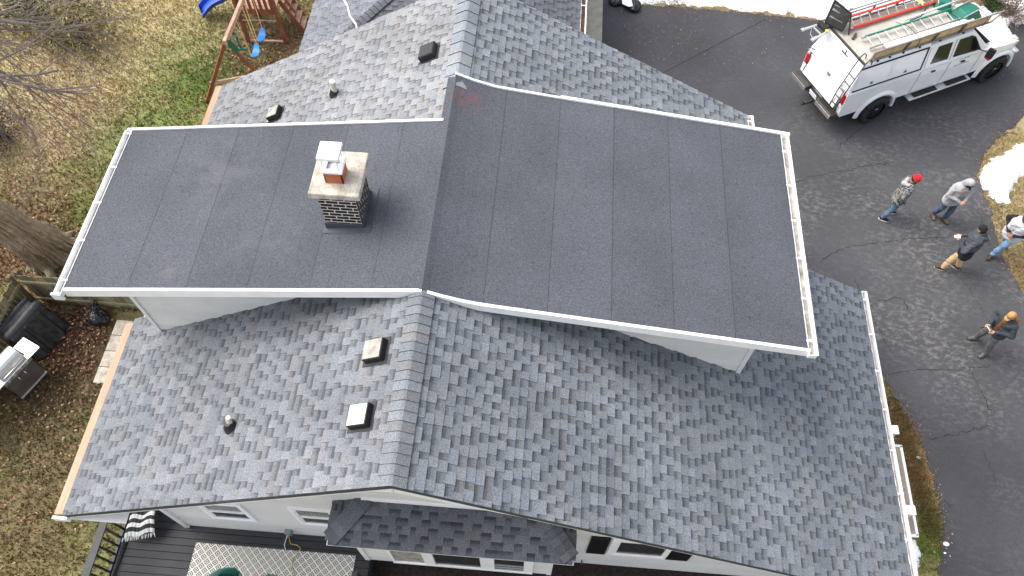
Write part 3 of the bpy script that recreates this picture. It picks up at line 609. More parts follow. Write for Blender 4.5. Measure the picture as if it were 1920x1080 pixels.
b = MB(); b.box((XDL-.0, YDW-.01, (3.9+FL(XDL))/2-.03), (.07, .06, FL(XDL)-3.95)); b.build('corner_board', 'soffit_white', house); b = MB(); b.box((XDR-.0, YDW-.01, (4.4+FR_(XDR))/2-.03), (.08, .06, FR_(XDR)-4.45)); b.build('corner_board', 'soffit_white', house)
b = MB(); b.quad([(XL0, YD0, FL(XL0)-.14), (XR, YD0, FL(XR)-.14), (XR, YDW, FL(XR)-.14), (XL0, YDW, FL(XL0)-.14)]); b.quad([(XR+1, YD0, FR_(XR+1)-.13), (XRR, YD0, FR_(XRR)-.13), (XRR, YDW, FR_(XRR)-.13), (XR+1, YDW, FR_(XR+1)-.13)])
b.quad([(XL0, YD0, FL(XL0)-.2), (XDL, YD0, FL(XDL)-.2), (XDL, YDL, FL(XDL)-.2), (XL0, YDL, FL(XL0)-.2)]); b.quad([(XDR, YD0, FR_(XDR)-.2), (XRR, YD0, FR_(XRR)-.2), (XRR, YDR, FR_(XRR)-.2), (XDR, YDR, FR_(XDR)-.2)])
b.build('soffit', 'soffit_white', house)
# ---- chimney
def chimney():
    x0, x1, y0, y1, zb, zt = -3.49, -2.92, 6.9, 7.58, 7.0, 8.26
    b = MB(col=(.74, .71, .66)); b.box(((x0+x1)/2, (y0+y1)/2, (zb+zt)/2), (x1-x0, y1-y0, zt-zb)); rs = random.Random(3)
    def face(O, u, n, L_):
        z = 7.50; k = 0
        while z < zt-.03:
            p = -.1 if k % 2 else 0.; 
            while p < L_:
                a, e = max(p+.010, .0), min(p+.190, L_)
                if e-a > .03:
                    g = rs.uniform(.6, 1.5); c = (.022*g, .012*g, .011*g); t = .006
                    A = O+u*a+Vector((0, 0, z)); B = O+u*e+Vector((0, 0, z)); up = Vector((0, 0, .052))
                    b.quad([A+n*t, B+n*t, B+up+n*t, A+up+n*t], c); b.quad([A, B, B+n*t, A+n*t], c); b.quad([A+up, A+up+n*t, B+up+n*t, B+up], c)
                p += .2
            z += .077; k += 1
    face(Vector((x0, y0, 0)), Vector((1, 0, 0)), Vector((0, -1, 0)), x1-x0); face(Vector((x1, y0, 0)), Vector((0, 1, 0)), Vector((1, 0, 0)), y1-y0)
    face(Vector((x0, y1, 0)), Vector((0, -1, 0)), Vector((-1, 0, 0)), y1-y0); face(Vector((x1, y1, 0)), Vector((-1, 0, 0)), Vector((0, 1, 0)), x1-x0)
    ch = b.build('chimney', 'brick_attr', house)
    c = MB(); c.box(((x0+x1)/2+.01, (y0+y1)/2, zt+.05), (.79, .88, .11), taper=.97); c.build('chimney_crown', 'concrete_pale', ch, bevel=.02)
    f = MB(); f.box(((x0+x1)/2, (y0+y1)/2, 7.31), (x1-x0+.05, y1-y0+.05, .46)); f.box(((x0+x1)/2+.04, (y0+y1)/2-.02, FL(-3.2)+.018), (x1-x0+.22, y1-y0+.2, .012), mtx=Matrix.Rotation(-math.atan(.128), 3, 'Y')); f.build('flashing', 'flashing', ch, bevel=.01)
    fc = Vector((-3.21, 7.17, 0)); f = MB(); s = .125; z0 = zt+.1; z1 = z0+.24
    for dx, dy, wx, wy in ((-s, 0, .03, .28), (s, 0, .03, .28), (0, -s, .28, .03), (0, s, .28, .03)): f.box((fc.x+dx, fc.y+dy, (z0+z1)/2), (wx, wy, z1-z0))
    f.build('flue', 'terracotta', ch, bevel=.008)
    f = MB()
    for dx, dy, wx, wy in ((-s, 0, .07, .32), (s, 0, .07, .32), (0, -s, .18, .07), (0, s, .18, .07)): f.box((fc.x+dx, fc.y+dy, z1+.02), (wx, wy, .045))
    f.box((fc.x, fc.y, z1-.04), (.2, .2, .02))
    for dx in (-1, 1):
        for dy in (-1, 1): f.box((fc.x+dx*.11, fc.y+dy*.13, z1+.15), (.015, .015, .24))
    f.box((fc.x-.01, fc.y+.03, z1+.29), (.33, .34, .055), taper=.97); f.build('chimney_cap', 'white_metal', ch, bevel=.01)
    f = MB(); f.tube([(fc.x+.27, fc.y+.05, zt+.105), (fc.x+.27, fc.y+.05, zt+.109)], .065, 20); f.build('crown_patch', 'concrete', ch)
chimney()
# ---- roof vents and plumbing pipes
def vent(x, y, lid, dark=False, s=.17):
    nL = Vector((-SL, 0, 1)).normalized(); vL = Vector((1, 0, SL)).normalized(); mt = Matrix((vL, Vector((0, 1, 0)), nL)).transposed(); c = Vector((x, y, lz(x)))
    b = MB(); b.box(c+nL*.07, (2*s, 2*s, .11), mtx=mt, taper=.96); b.box(c+nL*.016, (2*s+.1, 2*s+.1, .008), mtx=mt); v = b.build('roof_vent', 'black_plastic', house, bevel=.02)
    b = MB(); b.box(c+nL*.131, (2*s-.035, 2*s-.035, .012), mtx=mt); b.build('vent_lid', lid, v, bevel=.02)
    b = MB(); b.box(c-vL*(s+.05)+Vector((0, -.12, .03)), (.05, .04, .006), mtx=mt); b.build('flashing_tab', 'vent_grey', v)
vent(-2.36, 4.83, 'vent_grey'); vent(-2.40, 3.82, 'vent_white'); vent(-2.43, 11.08, 'black_plastic'); vent(-5.85, 11.05, 'vent_grey', s=.15)
def pipe(x, y, h, r, tilt=(0, 0)):
    z = lz(x); nL = Vector((-SL, 0, 1)).normalized(); b = MB(); c = Vector((x, y, z))
    b.tube([c+nL*.012, c+nL*.03, c+nL*.04+Vector((0, 0, .05)), c+nL*.04+Vector((0, 0, .10))], [.13, .11, .075, .05], 20); f = b.build('pipe_boot', 'black_plastic', house, smooth=False)
    b = MB(); b.tube([c+Vector((0, 0, .0)), c+Vector((tilt[0], tilt[1], h)), c+Vector((tilt[0], tilt[1], h-.03)), c+Vector((tilt[0], tilt[1], h-.06))], [r, r, r*.72, r*.7], 18, cap=False); b.build('vent_pipe', 'pvc', f)
pipe(-4.72, 3.98, .24, .042, (0, .06)); pipe(-4.43, 11.0, .34, .06)

# ---- windows
def window(parent, x0, x1, z0, z1, Y, rail=True, trim=.1, pane='pane', name='window', mull=0, blinds=False):
    b = MB(); t = .05
    def ring(x0, x1, z0, z1, w_, yy, th):
        b.box(((x0+x1)/2, yy, z0+w_/2), (x1-x0, th, w_)); b.box(((x0+x1)/2, yy, z1-w_/2), (x1-x0, th, w_))
        b.box((x0+w_/2, yy, (z0+z1)/2), (w_, th, z1-z0-2*w_-.002)); b.box((x1-w_/2, yy, (z0+z1)/2), (w_, th, z1-z0-2*w_-.002))
    ring(x0, x1, z0, z1, trim, Y-.02, .06); w_ = b.build(name, 'white_metal', parent, bevel=.004)
    b = MB(); ring(x0+trim, x1-trim, z0+trim, z1-trim, .035, Y-.022, .03)
    if rail: b.box(((x0+x1)/2, Y-.03, (z0+z1)/2), (x1-x0-2*trim-.072, .04, .05))
    b.build('sash', 'white_metal', w_)
    b = MB(); b.box(((x0+x1)/2, Y-.014, (z0+z1)/2), (x1-x0-2*trim, .012, z1-z0-2*trim)); b.build('glass', pane, w_)
    if blinds:
        b = MB(); zz = (z0+z1)/2+.04; k = x0+trim+.04; xe = x1-trim-.04; i = 0
        while k < xe-.03:
            for j in range(int((z1-trim-.05-zz)/.05)):
                a = zz+.05*j; b.quad([(k, Y-.0225, a), (k+.025, Y-.0225, a+.03), (k+.035, Y-.0225, a+.03), (k+.01, Y-.0225, a)]); b.quad([(k+.03, Y-.0225, a+.03), (k+.055, Y-.0225, a), (k+.065, Y-.0225, a), (k+.04, Y-.0225, a+.03)])
            k += .07
        b.build('curtain', 'white_metal', w_)
    return w_
A = onY(402, 967, YW); B = onY(478, 971, YW); window(house, A.x-.02, B.x+.03, A.z-.03, A.z+1.1, YW, blinds=True, trim=.07)
A = onY(568, 978, YW); B = onY(645, 984, YW); window(house, A.x-.02, B.x, A.z-.03, A.z+1.1, YW, blinds=True, trim=.07)
A = onY(1136, 1036, YW); B = onY(1252, 1046, YW); WB = A.z
window(house, A.x, B.x, A.z, A.z+1.25, YW, trim=.13, rail=False)
for a, q in ((1098, 1132), (1254, 1289)):
    P, Q = onY(a, 1034, YW), onY(q, 1037 if a < 1200 else 1046, YW); b = MB(); b.box(((P.x+Q.x)/2, YW-.03, WB+.66), (Q.x-P.x, .04, 1.25))
    for k in range(22): b.box(((P.x+Q.x)/2, YW-.052, WB+.1+k*.05), (Q.x-P.x-.07, .01, .03))
    b.build('shutter', 'shutter_black', house)
A = onY(1120, 1067, YW); B = onY(1224, 1076, YW); window(house, A.x, B.x, A.z, A.z+.46, YW, trim=.1, rail=False)
P = onY(1091, 1049, YW); b = MB(); b.tube([(P.x, YW, P.z), (P.x, YW-.07, P.z), (P.x, YW-.09, P.z-.08)], .014, 8); b.box((P.x, YW-.08, P.z+.03), (.09, .02, .02)); b.build('hose_bib', 'rack_metal', house)
P = onY(1238, 1074, YW); b = MB(); b.tube([(P.x, YW-.1, .9), (P.x, YW-.1, P.z+.05), (P.x, YW-.02, P.z+.09)], .035, 12); b.build('drain_pipe', 'white_metal', house, smooth=True)
# ---- bay with its little hip roof
def bay():
    ye = 2.66; E0 = onY(606, 1019, ye); E1 = onY(1078, 1062, ye); ze = (E0.z+E1.z)/2; x0, x1 = E0.x, E1.x; rise = .30; d = YW-ye; hp = .62
    b = MB(); wx0, wx1, wy = x0+.32, x1-.36, 2.93; zb = onY(1000, 1073, wy).z
    clap(b, (0, wy, 0), (1, 0, 0), (0, -1, 0), zb, ze, lambda z: (wx0, wx1), lap=.12); clap(b, (wx0, 0, 0), (0, 1, 0), (-1, 0, 0), zb, ze, lambda z: (wy, YW), lap=.12); clap(b, (wx1, 0, 0), (0, 1, 0), (1, 0, 0), zb, ze, lambda z: (wy, YW), lap=.12)
    b.quad([(wx0, wy, zb), (wx1, wy, zb), (wx1, YW, zb), (wx0, YW, zb)], (.6, .6, .58)); by = b.build('bay', 'siding', house)
    b = MB(); b.box((wx0, wy-.005, (zb+ze)/2), (.09, .05, ze-zb)); b.box((wx1, wy-.005, (zb+ze)/2), (.09, .05, ze-zb)); b.box(((x0+x1)/2, (ye+YW)/2, ze-.07), (x1-x0-.04, d-.02, .05)); b.build('bay_trim', 'soffit_white', by)
    s = Vector((0, d, rise)); dark = (.42, .43, .46)
    n = Vector((0, -rise, d)); Ls = s.length
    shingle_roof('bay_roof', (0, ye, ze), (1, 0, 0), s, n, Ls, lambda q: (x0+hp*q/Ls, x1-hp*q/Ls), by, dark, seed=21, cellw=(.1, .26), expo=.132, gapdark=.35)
    vl = Vector((hp, 0, rise)); 
    for X, sg, sd_ in ((x0, 1, 22), (x1, -1, 23)):
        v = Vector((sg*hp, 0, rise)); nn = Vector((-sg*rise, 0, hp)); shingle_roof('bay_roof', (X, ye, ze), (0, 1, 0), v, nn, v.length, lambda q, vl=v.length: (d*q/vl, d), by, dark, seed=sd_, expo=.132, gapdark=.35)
        b = MB(); p0 = Vector((X, ye, ze+.02)); p1 = Vector((X+sg*hp, YW, ze+rise+.02)); dd = (p1-p0); ln = dd.length; dd.normalize(); sx = dd.cross(Vector((0, 0, 1))).normalized(); k = .12; rs = random.Random(sd_)
        while k < ln-.02:
            e = min(k+.17, ln); c = rs.choice(SG); j = rs.uniform(.85, 1.15); c = [c[i]*dark[i]*j for i in range(3)]; a0, a1 = p0+dd*k, p0+dd*e; up = Vector((0, 0, .018))
            for s_ in (-1, 1): 
                o0, o1 = a0+sx*s_*.15-Vector((0, 0, .03)), a1+sx*s_*.15-Vector((0, 0, .03)); q = [a0+up*1.8, o0+up*1.8, o1+up*.7, a1+up*.7]; b.quad(q if s_ > 0 else q[::-1], c)
            b.quad([a0+up*1.8, a0+sx*.15-Vector((0, 0, .03))+up*1.8, a0+sx*.15-Vector((0, 0, .05)), a0], [i*.3 for i in c]); b.quad([a0+up*1.8, a0-sx*.15-Vector((0, 0, .03))+up*1.8, a0-sx*.15-Vector((0, 0, .05)), a0], [i*.3 for i in c])
            k += .143
        b.build('hip_cap', 'shingle', by)
    b = MB(); b.box(((x0+x1)/2, YW-.02, ze+rise+.03), (x1-x0-2*hp+.15, .05, .09)); b.build('flashing', 'white_metal', by)
    Z0 = onY(738, 1048, wy); Z1 = onY(998, 1073, wy); b = MB(); zs = (Z0.z+Z1.z)/2
    b.box(((Z0.x+Z1.x)/2, wy-.02, zs+.03), (Z1.x-Z0.x, .07, .09))
    P = [(741, 797), (818, 902), (928, 982)]; prev = Z0.x; zt_ = zs+1.2
    tr = b
    for i, (a, c) in enumerate(P):
        A, C = onY(a, 1046+i*8, wy), onY(c, 1049+i*8, wy); tr.box(((prev+A.x)/2, wy-.02, (zs+zt_)/2+.04), (A.x-prev, .06, zt_-zs-.05)); prev = C.x
    tr.box(((prev+Z1.x)/2, wy-.02, (zs+zt_)/2+.04), (Z1.x-prev, .06, zt_-zs-.05)); w_ = tr.build('bay_window', 'white_metal', by)
    for i, (a, c) in enumerate(P):
        A, C = onY(a, 1046+i*8, wy), onY(c, 1049+i*8, wy); b = MB(); b.box(((A.x+C.x)/2, wy-.022, (zs+zt_)/2+.05), (C.x-A.x, .012, zt_-zs-.1)); g = b.build('pane', ('vent_grey', 'pane', 'pane')[i], by)
        if i == 2:
            b = MB()
            for z in (.12, .3, .48): b.box(((A.x+C.x)/2, wy-.034, zs+z), (C.x-A.x, .012, .03))
            b.build('sash', 'aluminium', by)
    b = MB(); b.box(((x0+x1)/2, YW-.02, 4.95), (.1, .1, .1))
bay()
# side bay with a panelled top under the right gutter
b = MB(col=(.66, .655, .63)); x0, x1, y0, y1, zt = XWR, 7.53, 4.15, 5.95, 2.2
b.box(((x0+x1)/2, (y0+y1)/2, 1.25), (x1-x0-.04, y1-y0-.04, 1.86)); sb = b.build('side_bay', 'siding', house)
b = MB(); b.box((x1-.02, (y0+y1)/2, zt), (.05, y1-y0, .07)); b.box(((x0+x1)/2, y0, zt), (x1-x0, .05, .07)); b.box(((x0+x1)/2, y1, zt), (x1-x0, .05, .07)); b.build('bay_frame', 'white_metal', sb)
b = MB()
for i in range(6): b.box(((x0+x1)/2-.02, y0+.17+i*(y1-y0-.05)/6, zt-.01), (x1-x0-.07, (y1-y0)/6-.025, .03))
b.build('bay_panel', 'taupe', sb)
for (a, c) in ((1672, 810), (1703, 960)):
    P = G(a, c, 2.6); b = MB(); b.box((P.x-.02, P.y, 2.72), (.2, .18, .06)); b.box((P.x+.03, P.y, 2.55), (.09, .11, .3)); b.box((P.x-.35, P.y, 2.42), (.7, .08, .1)); b.box((6.47, P.y, 1.25), (.08, .1, 2.4)); b.build('downspout', 'white_metal', house, bevel=.01)

# ---- low rear wing with a darker roof
def wing():
    ze = 2.55; xl = G(560, 98, ze).x; xr = G(1088, 30, ze).x; hip = None
    best = None
    for Y0 in np.arange(9, 17, .02):     # where the hip from the front-left corner passes the point seen above the ridge line
        d_ = G(665, 52, ze+.42*1.); 
        k = 0
        for it in range(6): q = G(665, 52, ze+.42*k); k = q.x-xl
        e = abs((q.y-Y0)-k)
        if best is None or e < best[0]: best = (e, Y0)
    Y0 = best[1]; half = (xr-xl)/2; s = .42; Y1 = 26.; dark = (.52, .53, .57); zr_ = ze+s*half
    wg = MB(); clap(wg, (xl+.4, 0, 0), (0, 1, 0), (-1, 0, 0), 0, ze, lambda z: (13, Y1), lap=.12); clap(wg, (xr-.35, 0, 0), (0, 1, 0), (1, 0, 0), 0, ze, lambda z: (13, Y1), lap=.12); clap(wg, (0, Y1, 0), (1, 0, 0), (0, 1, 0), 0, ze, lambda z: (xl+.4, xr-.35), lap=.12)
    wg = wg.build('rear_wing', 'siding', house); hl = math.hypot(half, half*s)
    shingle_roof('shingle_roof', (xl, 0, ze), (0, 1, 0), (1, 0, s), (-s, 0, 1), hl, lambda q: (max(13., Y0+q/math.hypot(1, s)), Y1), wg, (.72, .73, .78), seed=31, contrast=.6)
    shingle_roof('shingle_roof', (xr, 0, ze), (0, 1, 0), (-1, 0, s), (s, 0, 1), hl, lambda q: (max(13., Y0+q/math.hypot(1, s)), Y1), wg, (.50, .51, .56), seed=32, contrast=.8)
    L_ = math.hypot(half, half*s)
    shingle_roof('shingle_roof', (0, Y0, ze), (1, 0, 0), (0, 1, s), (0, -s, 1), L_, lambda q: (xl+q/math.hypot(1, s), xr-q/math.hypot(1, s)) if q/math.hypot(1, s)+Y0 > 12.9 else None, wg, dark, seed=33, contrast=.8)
    for X, sg in ((xl, 1), (xr, -1)):
        b = MB(); p0 = Vector((X, Y0, ze+.03)); p1 = Vector((X+sg*half, Y0+half, zr_+.03)); dd = p1-p0; ln = dd.length; dd.normalize(); sx = dd.cross(Vector((0, 0, 1))).normalized(); k = 0; rs = random.Random(7)
        while k < ln-.05:
            a0, a1 = p0+dd*k, p0+dd*(k+.17)
            if a0.y > 12.9:
                c = rs.choice(SG); j = rs.uniform(.75, 1.0); c = [c[i]*dark[i]*j for i in range(3)]; up = Vector((0, 0, .022))
                for s_ in (-1, 1):
                    o0, o1 = a0+sx*s_*.15-Vector((0, 0, .04)), a1+sx*s_*.15-Vector((0, 0, .04)); q = [a0+up*2, o0+up*2, o1+up*.6, a1+up*.6]; b.quad(q if s_ > 0 else q[::-1], c)
                    b.quad([a0+up*2, o0+up*2, o0-up, a0-up], [i*.3 for i in c])
            k += .15
        b.build('hip_cap', 'shingle', wg)
    g = gutter(13., Y1, xr+.01, ze, 1, wd=.15, step=1.3, name='gutter'); b = MB(); b.box((xr+.075, 19.5, ze-.05), (.10, 12.9, .05)); b.build('leaf_debris', 'gutter_leaves', g)
wing()
P = G(640, 0, 3.4); Q = G(668, 52, 3.45)
b = MB(); pts = [P+Vector((-.5, 1.6, 1.2)), P+Vector((0, 0, .25)), P.lerp(Q, .35)+Vector((.05, 0, .12)), P.lerp(Q, .7)+Vector((-.03, 0, .1)), Q+Vector((.02, 0, .1)), Q+Vector((.2, -.8, .1))]; b.tube(pts, .022, 8); tag(b.build('service_cable', 'white_metal', smooth=True), 'white cable running across the dark lower roof behind the gable', 'cable')
# ------------------------------------------------------------------ deck, railing, things on the deck
ZD = 1.5
deck = thing('deck', (-5.6, 1.2, 0), 'black painted wooden deck with railing in front of the gable wall', 'deck')
rs = random.Random(9); b = MB(); y = -1.5
while y < 3.36:
    g = rs.uniform(.8, 1.25); b.box((-5.62, y+.066, ZD-.02), (5.1, .132, .035), col=(.024*g, .025*g, .030*g)); y += .145
while y < 4.1:
    b.box((-7.53, y+.066, ZD-.02), (1.28, .132, .035), col=(.024, .025, .030)); y += .145
b.build('deck_boards', 'deck_black', deck)
b = MB(col=(.02, .02, .02)); b.box((-5.62, .95, .7), (5.05, 4.85, 1.5)); b.box((-7.52, 3.7, .7), (1.2, .8, 1.5)); b.build('deck_frame', 'railing_black', deck)
TX = G(194, 968, 2.42).x
def railing(p0, p1, parent, capw=.15):
    p0, p1 = Vector(p0), Vector(p1); d = (p1-p0).normalized(); L_ = (p1-p0).length; rl = None
    b = MB(); b.bar(p0+Vector((0, 0, .93)), p1+Vector((0, 0, .93)), capw, .035); r_ = b.build('top_rail', 'railing_black', parent, bevel=.006)
    b = MB(); b.bar(p0+Vector((0, 0, .87)), p1+Vector((0, 0, .87)), .04, .08); b.build('rail', 'railing_black', parent); b = MB(); b.bar(p0+Vector((0, 0, .09)), p1+Vector((0, 0, .09)), .05, .08); b.build('rail', 'railing_black', parent)
    k = .07
    while k < L_: q = p0+d*k; b = MB(); b.box(q+Vector((0, 0, .48)), (.038, .038, .78)); b.build('baluster', 'railing_black', parent); k += .165
    for k in (0, L_): q = p0+d*k; b = MB(); b.box(q+Vector((0, 0, .5)), (.1, .1, 1.0)); b.build('railing_post', 'railing_black', parent)
railing((-8.1, -1.5, ZD), (-8.1, 3.95, ZD), deck); railing((-8.1, 4.02, ZD), (-6.95, 4.02, ZD), deck)
railing((-3.12, -1.5, ZD), (-3.12, 2.55, ZD), deck, .1)
# rug
def rugmat():
    m = bpy.data.materials.new('rug'); m.use_nodes = True; n = m.node_tree; L = n.links; bs = n.nodes['Principled BSDF']; bs.inputs['Roughness'].default_value = 1
    tc = n.nodes.new('ShaderNodeTexCoord'); sp = n.nodes.new('ShaderNodeSeparateXYZ'); L.new(tc.outputs['Object'], sp.inputs[0])
    def M_(op, a, b_=None, c=None):
        k = n.nodes.new('ShaderNodeMath'); k.operation = op
        for i, v in enumerate((a, b_, c)):
            if v is None: continue
            if isinstance(v, (int, float)): k.inputs[i].default_value = v
            else: L.new(v, k.inputs[i])
        return k.outputs[0]
    P_ = .17; ds = []
    for o_, pp in (('X', P_), ('Y', P_)): f = M_('FRACT', M_('MULTIPLY', sp.outputs[o_], 1/pp)); ds.append(M_('ABSOLUTE', M_('SUBTRACT', f, .5)))
    d = M_('ADD', ds[0], ds[1]); d2 = M_('ABSOLUTE', M_('SUBTRACT', d, .5)); fr = M_('FRACT', M_('MULTIPLY', d2, 4.0)); st = M_('LESS_THAN', fr, .52)
    mx = n.nodes.new('ShaderNodeMix'); mx.data_type = 'RGBA'; L.new(st, mx.inputs['Factor']); mx.inputs['A'].default_value = (.010, .010, .010, 1); mx.inputs['B'].default_value = (.60, .59, .55, 1); L.new(mx.outputs['Result'], bs.inputs['Base Color']); return m
M['rug'] = rugmat()
A = G(368, 1017, ZD+.01); B = G(667, 1042, ZD+.01)
b = MB(); ang = math.atan2(B.y-A.y, B.x-A.x); b.prism([(A.x, A.y), (A.x, A.y-2.1), (B.x, A.y-2.1), (B.x, A.y)], ZD+.003, ZD+.014); o = b.build('rug', 'rug'); tag(o, 'black and white diamond patterned outdoor rug on the black deck', 'rug')
# striped cloth draped over a chair frame by the railing
def cloth():
    r = thing('bench', (-7.78, 3.1, ZD), 'small black bench under the striped towel by the deck railing', 'bench')
    for x, y in ((-7.85, 3.3), (-7.6, 3.3), (-7.85, 3.72), (-7.6, 3.72)): b = MB(); b.box((x, y, ZD+.13), (.04, .04, .26)); b.build('leg', 'railing_black', r)
    b = MB(); b.box((-7.73, 3.5, ZD+.27), (.34, .5, .03)); b.build('seat', 'railing_black', r)
cloth()
b = MB(); W = .17
TL_, TR_, BL_, BR_ = G(250, 935, 2.1), G(296, 935, 2.1), G(226, 1006, 1.86), G(284, 996, 1.88)
N, K = 26, 8; rs = random.Random(2)
grid = []
for i in range(N+1):
    t = i/N; row = []
    for j in range(K+1):
        s = j/K; p = (TL_.lerp(BL_, t)).lerp(TR_.lerp(BR_, t), s); fold = .05*math.sin(s*8+t*2)+.02*math.sin(t*9+s*3); row.append(p+Vector((0, .02*math.sin(s*9), fold-.10*(t**3) - (.12 if s < .3 else 0)*(1-s/.3))))
    grid.append(row)
for i in range(N):
    c = (.7, .7, .69) if ((i+1)//3) % 2 == 0 else (.035, .04, .04)
    for j in range(K): b.quad([grid[i][j], grid[i+1][j], grid[i+1][j+1], grid[i][j+1]], c)
rs = random.Random(1)
for j in range(18): p = BL_.lerp(BR_, j/17)+Vector((0, 0, -.12)); b.tube([p, p+Vector((rs.uniform(-.03, .03), -.07, -.05))], .008, 5, col=(.7, .7, .69))
o = b.build('striped_towel', 'fence_wood', None, smooth=True); o.data.materials[0] = mm('towel', attr=True, rough=1., var=.05)
md = o.modifiers.new('t', 'SOLIDIFY'); md.thickness = .012; tag(o, 'black and white striped fringed towel hanging beside the deck railing', 'towel')
# outlet box, cords
P = onY(545, 996, YW); b = MB(); b.box((P.x, YW-.05, P.z+.12), (.13, .1, .16)); ob = b.build('outlet_box', 'outlet', house, bevel=.01)
def deckpts(l, z=ZD+.03): return [G(a, c, z) for a, c in l]
b = MB(); b.tube([(P.x, YW-.1, P.z+.06)]+deckpts([(542,1010),(545,1020),(556,1022),(564,1028),(556,1040),(548,1050),(547,1062),(552,1075),(550,1095)]), .008, 6); tag(b.build('yellow_cord', 'cord_yellow', smooth=True), 'yellow extension cord running from the wall outlet onto the rug', 'cord')
b = MB(); b.tube([(P.x-.03, YW-.1, P.z+.06)]+deckpts([(536,1012),(533,1022),(535,1030)]), .007, 6); tag(b.build('power_cord', 'white_metal', smooth=True), 'short white cord hanging from the wall outlet', 'cord')
b = MB(); b.tube(deckpts([(237,1016),(226,1045),(214,1075),(205,1100)], ZD+.02), .02, 8); tag(b.build('hose', 'railing_black', smooth=True), 'black hose lying on the deck boards below the striped towel', 'hose')
def gchair(x, y, rz, label):
    r = thing('patio_chair', (x, y, ZD), label, 'chair', 'green plastic chairs on the rug', rz=rz)
    b = MB(); b.prism([(-.24, -.22), (.24, -.22), (.26, .22), (-.26, .22)], .40, .43); b.build('seat', 'green_plastic', r, local=True, bevel=.012)
    b = MB(); P_ = []
    for i in range(9):
        t = i/8; P_.append(((t-.5)*.5, .22+.05*math.cos((t-.5)*3)))
    for i in range(8):
        (xa, ya), (xb, yb) = P_[i], P_[i+1]; h0 = .86+.05*math.cos((i/8-.5)*3); h1 = .86+.05*math.cos(((i+1)/8-.5)*3)
        b.hexa([(xa, ya, .42), (xb, yb, .42), (xb, yb+.02, .42), (xa, ya+.02, .42)], [(xa, ya+.09, h0), (xb, yb+.09, h1), (xb, yb+.11, h1), (xa, ya+.11, h0)])
    b.build('backrest', 'green_plastic', r, local=True)
    for sx in (-1, 1):
        b = MB(); b.bar((sx*.27, -.2, .64), (sx*.27, .26, .68), .06, .025); b.bar((sx*.27, -.2, .64), (sx*.27, -.22, .42), .05, .03); b.build('armrest', 'green_plastic', r, local=True, bevel=.008)
        for sy in (-1, 1): b = MB(); b.bar((sx*.22, sy*.19, .4), (sx*.27, sy*.24, 0), .045, .045); b.build('leg', 'green_plastic', r, local=True)
P = G(428, 1062, ZD+.8); gchair(P.x+.05, P.y-.42, .35, 'green plastic chair nearest the centre of the rug, its back to the house')
P = G(515, 1085, ZD+.8); gchair(P.x, P.y-.33, -.3, 'green plastic chair right of the other, only its back edge in view')
t = thing('patio_table', tuple(G(405, 1135, ZD)), 'white rimmed patio table on the rug at the bottom of the picture', 'table'); c = Vector(t.location)
P = G(405, 1078, ZD+.72); b = MB(); c = P+Vector((0, -.6, 0)); b.tube([c-Vector((0, 0, .02)), c+Vector((0, 0, .01))], .58, 40); b.build('tabletop', 'white_metal', t)
for i in range(4): b = MB(); a = R(45+90*i); b.tube([(c.x+.4*math.cos(a), c.y+.4*math.sin(a), ZD), (c.x+.35*math.cos(a), c.y+.35*math.sin(a), P.z-.02)], .02, 8); b.build('leg', 'white_metal', t)

# ------------------------------------------------------------------ fence, grill, covered grill, bag
FZ = 1.35
def fence(p0, p1, label, seed, face):
    p0, p1 = Vector(p0), Vector(p1); r = thing('picket_fence', tuple(p0), label, 'fence', 'weathered green fence sections'); d = (p1-p0).normalized(); L_ = (p1-p0).length; n = Vector((-d.y, d.x, 0))*face; rs = random.Random(seed); b = MB(); k = 0
    while k < L_:
        w_ = rs.uniform(.11, .15); g = rs.uniform(.6, 1.35); c = (.21*g, .185*g*rs.uniform(.93, 1.07), .11*g); h = FZ+rs.uniform(-.03, .03); q = p0+d*(k+w_/2)
        b.box(q+Vector((0, 0, h/2)), (w_-.012, .02, h), rz=math.atan2(d.y, d.x), col=c); k += w_+.004
    b.build('pickets', 'fence_wood', r)
    for z in (.3, 1.1): b = MB(col=(.26, .225, .14)); b.bar(p0+n*.035+Vector((0, 0, z)), p1+n*.035+Vector((0, 0, z)), .04, .09); b.build('fence_rail', 'fence_wood', r)
    k = 0
    while k < L_+.1: b = MB(col=(.14, .12, .08)); q = p0+d*min(k, L_)-n*.07; b.box(q+Vector((0, 0, .72)), (.1, .1, 1.44)); b.build('fence_post', 'fence_wood', r); k += 2.4
FC = G(82, 566, 0); FC2 = G(262, 580, 0)
fence((FC.x, FC.y, -.04), (FC2.x+2.2, FC2.y, -.04), 'mossy fence section running behind the covered grill toward the house', 3, -1)
fence((FC.x-.05, FC.y-.1, -.04), (FC.x-.35, FC.y-4.2, -.04), 'mossy fence section at the left edge behind the stainless grill', 4, 1)
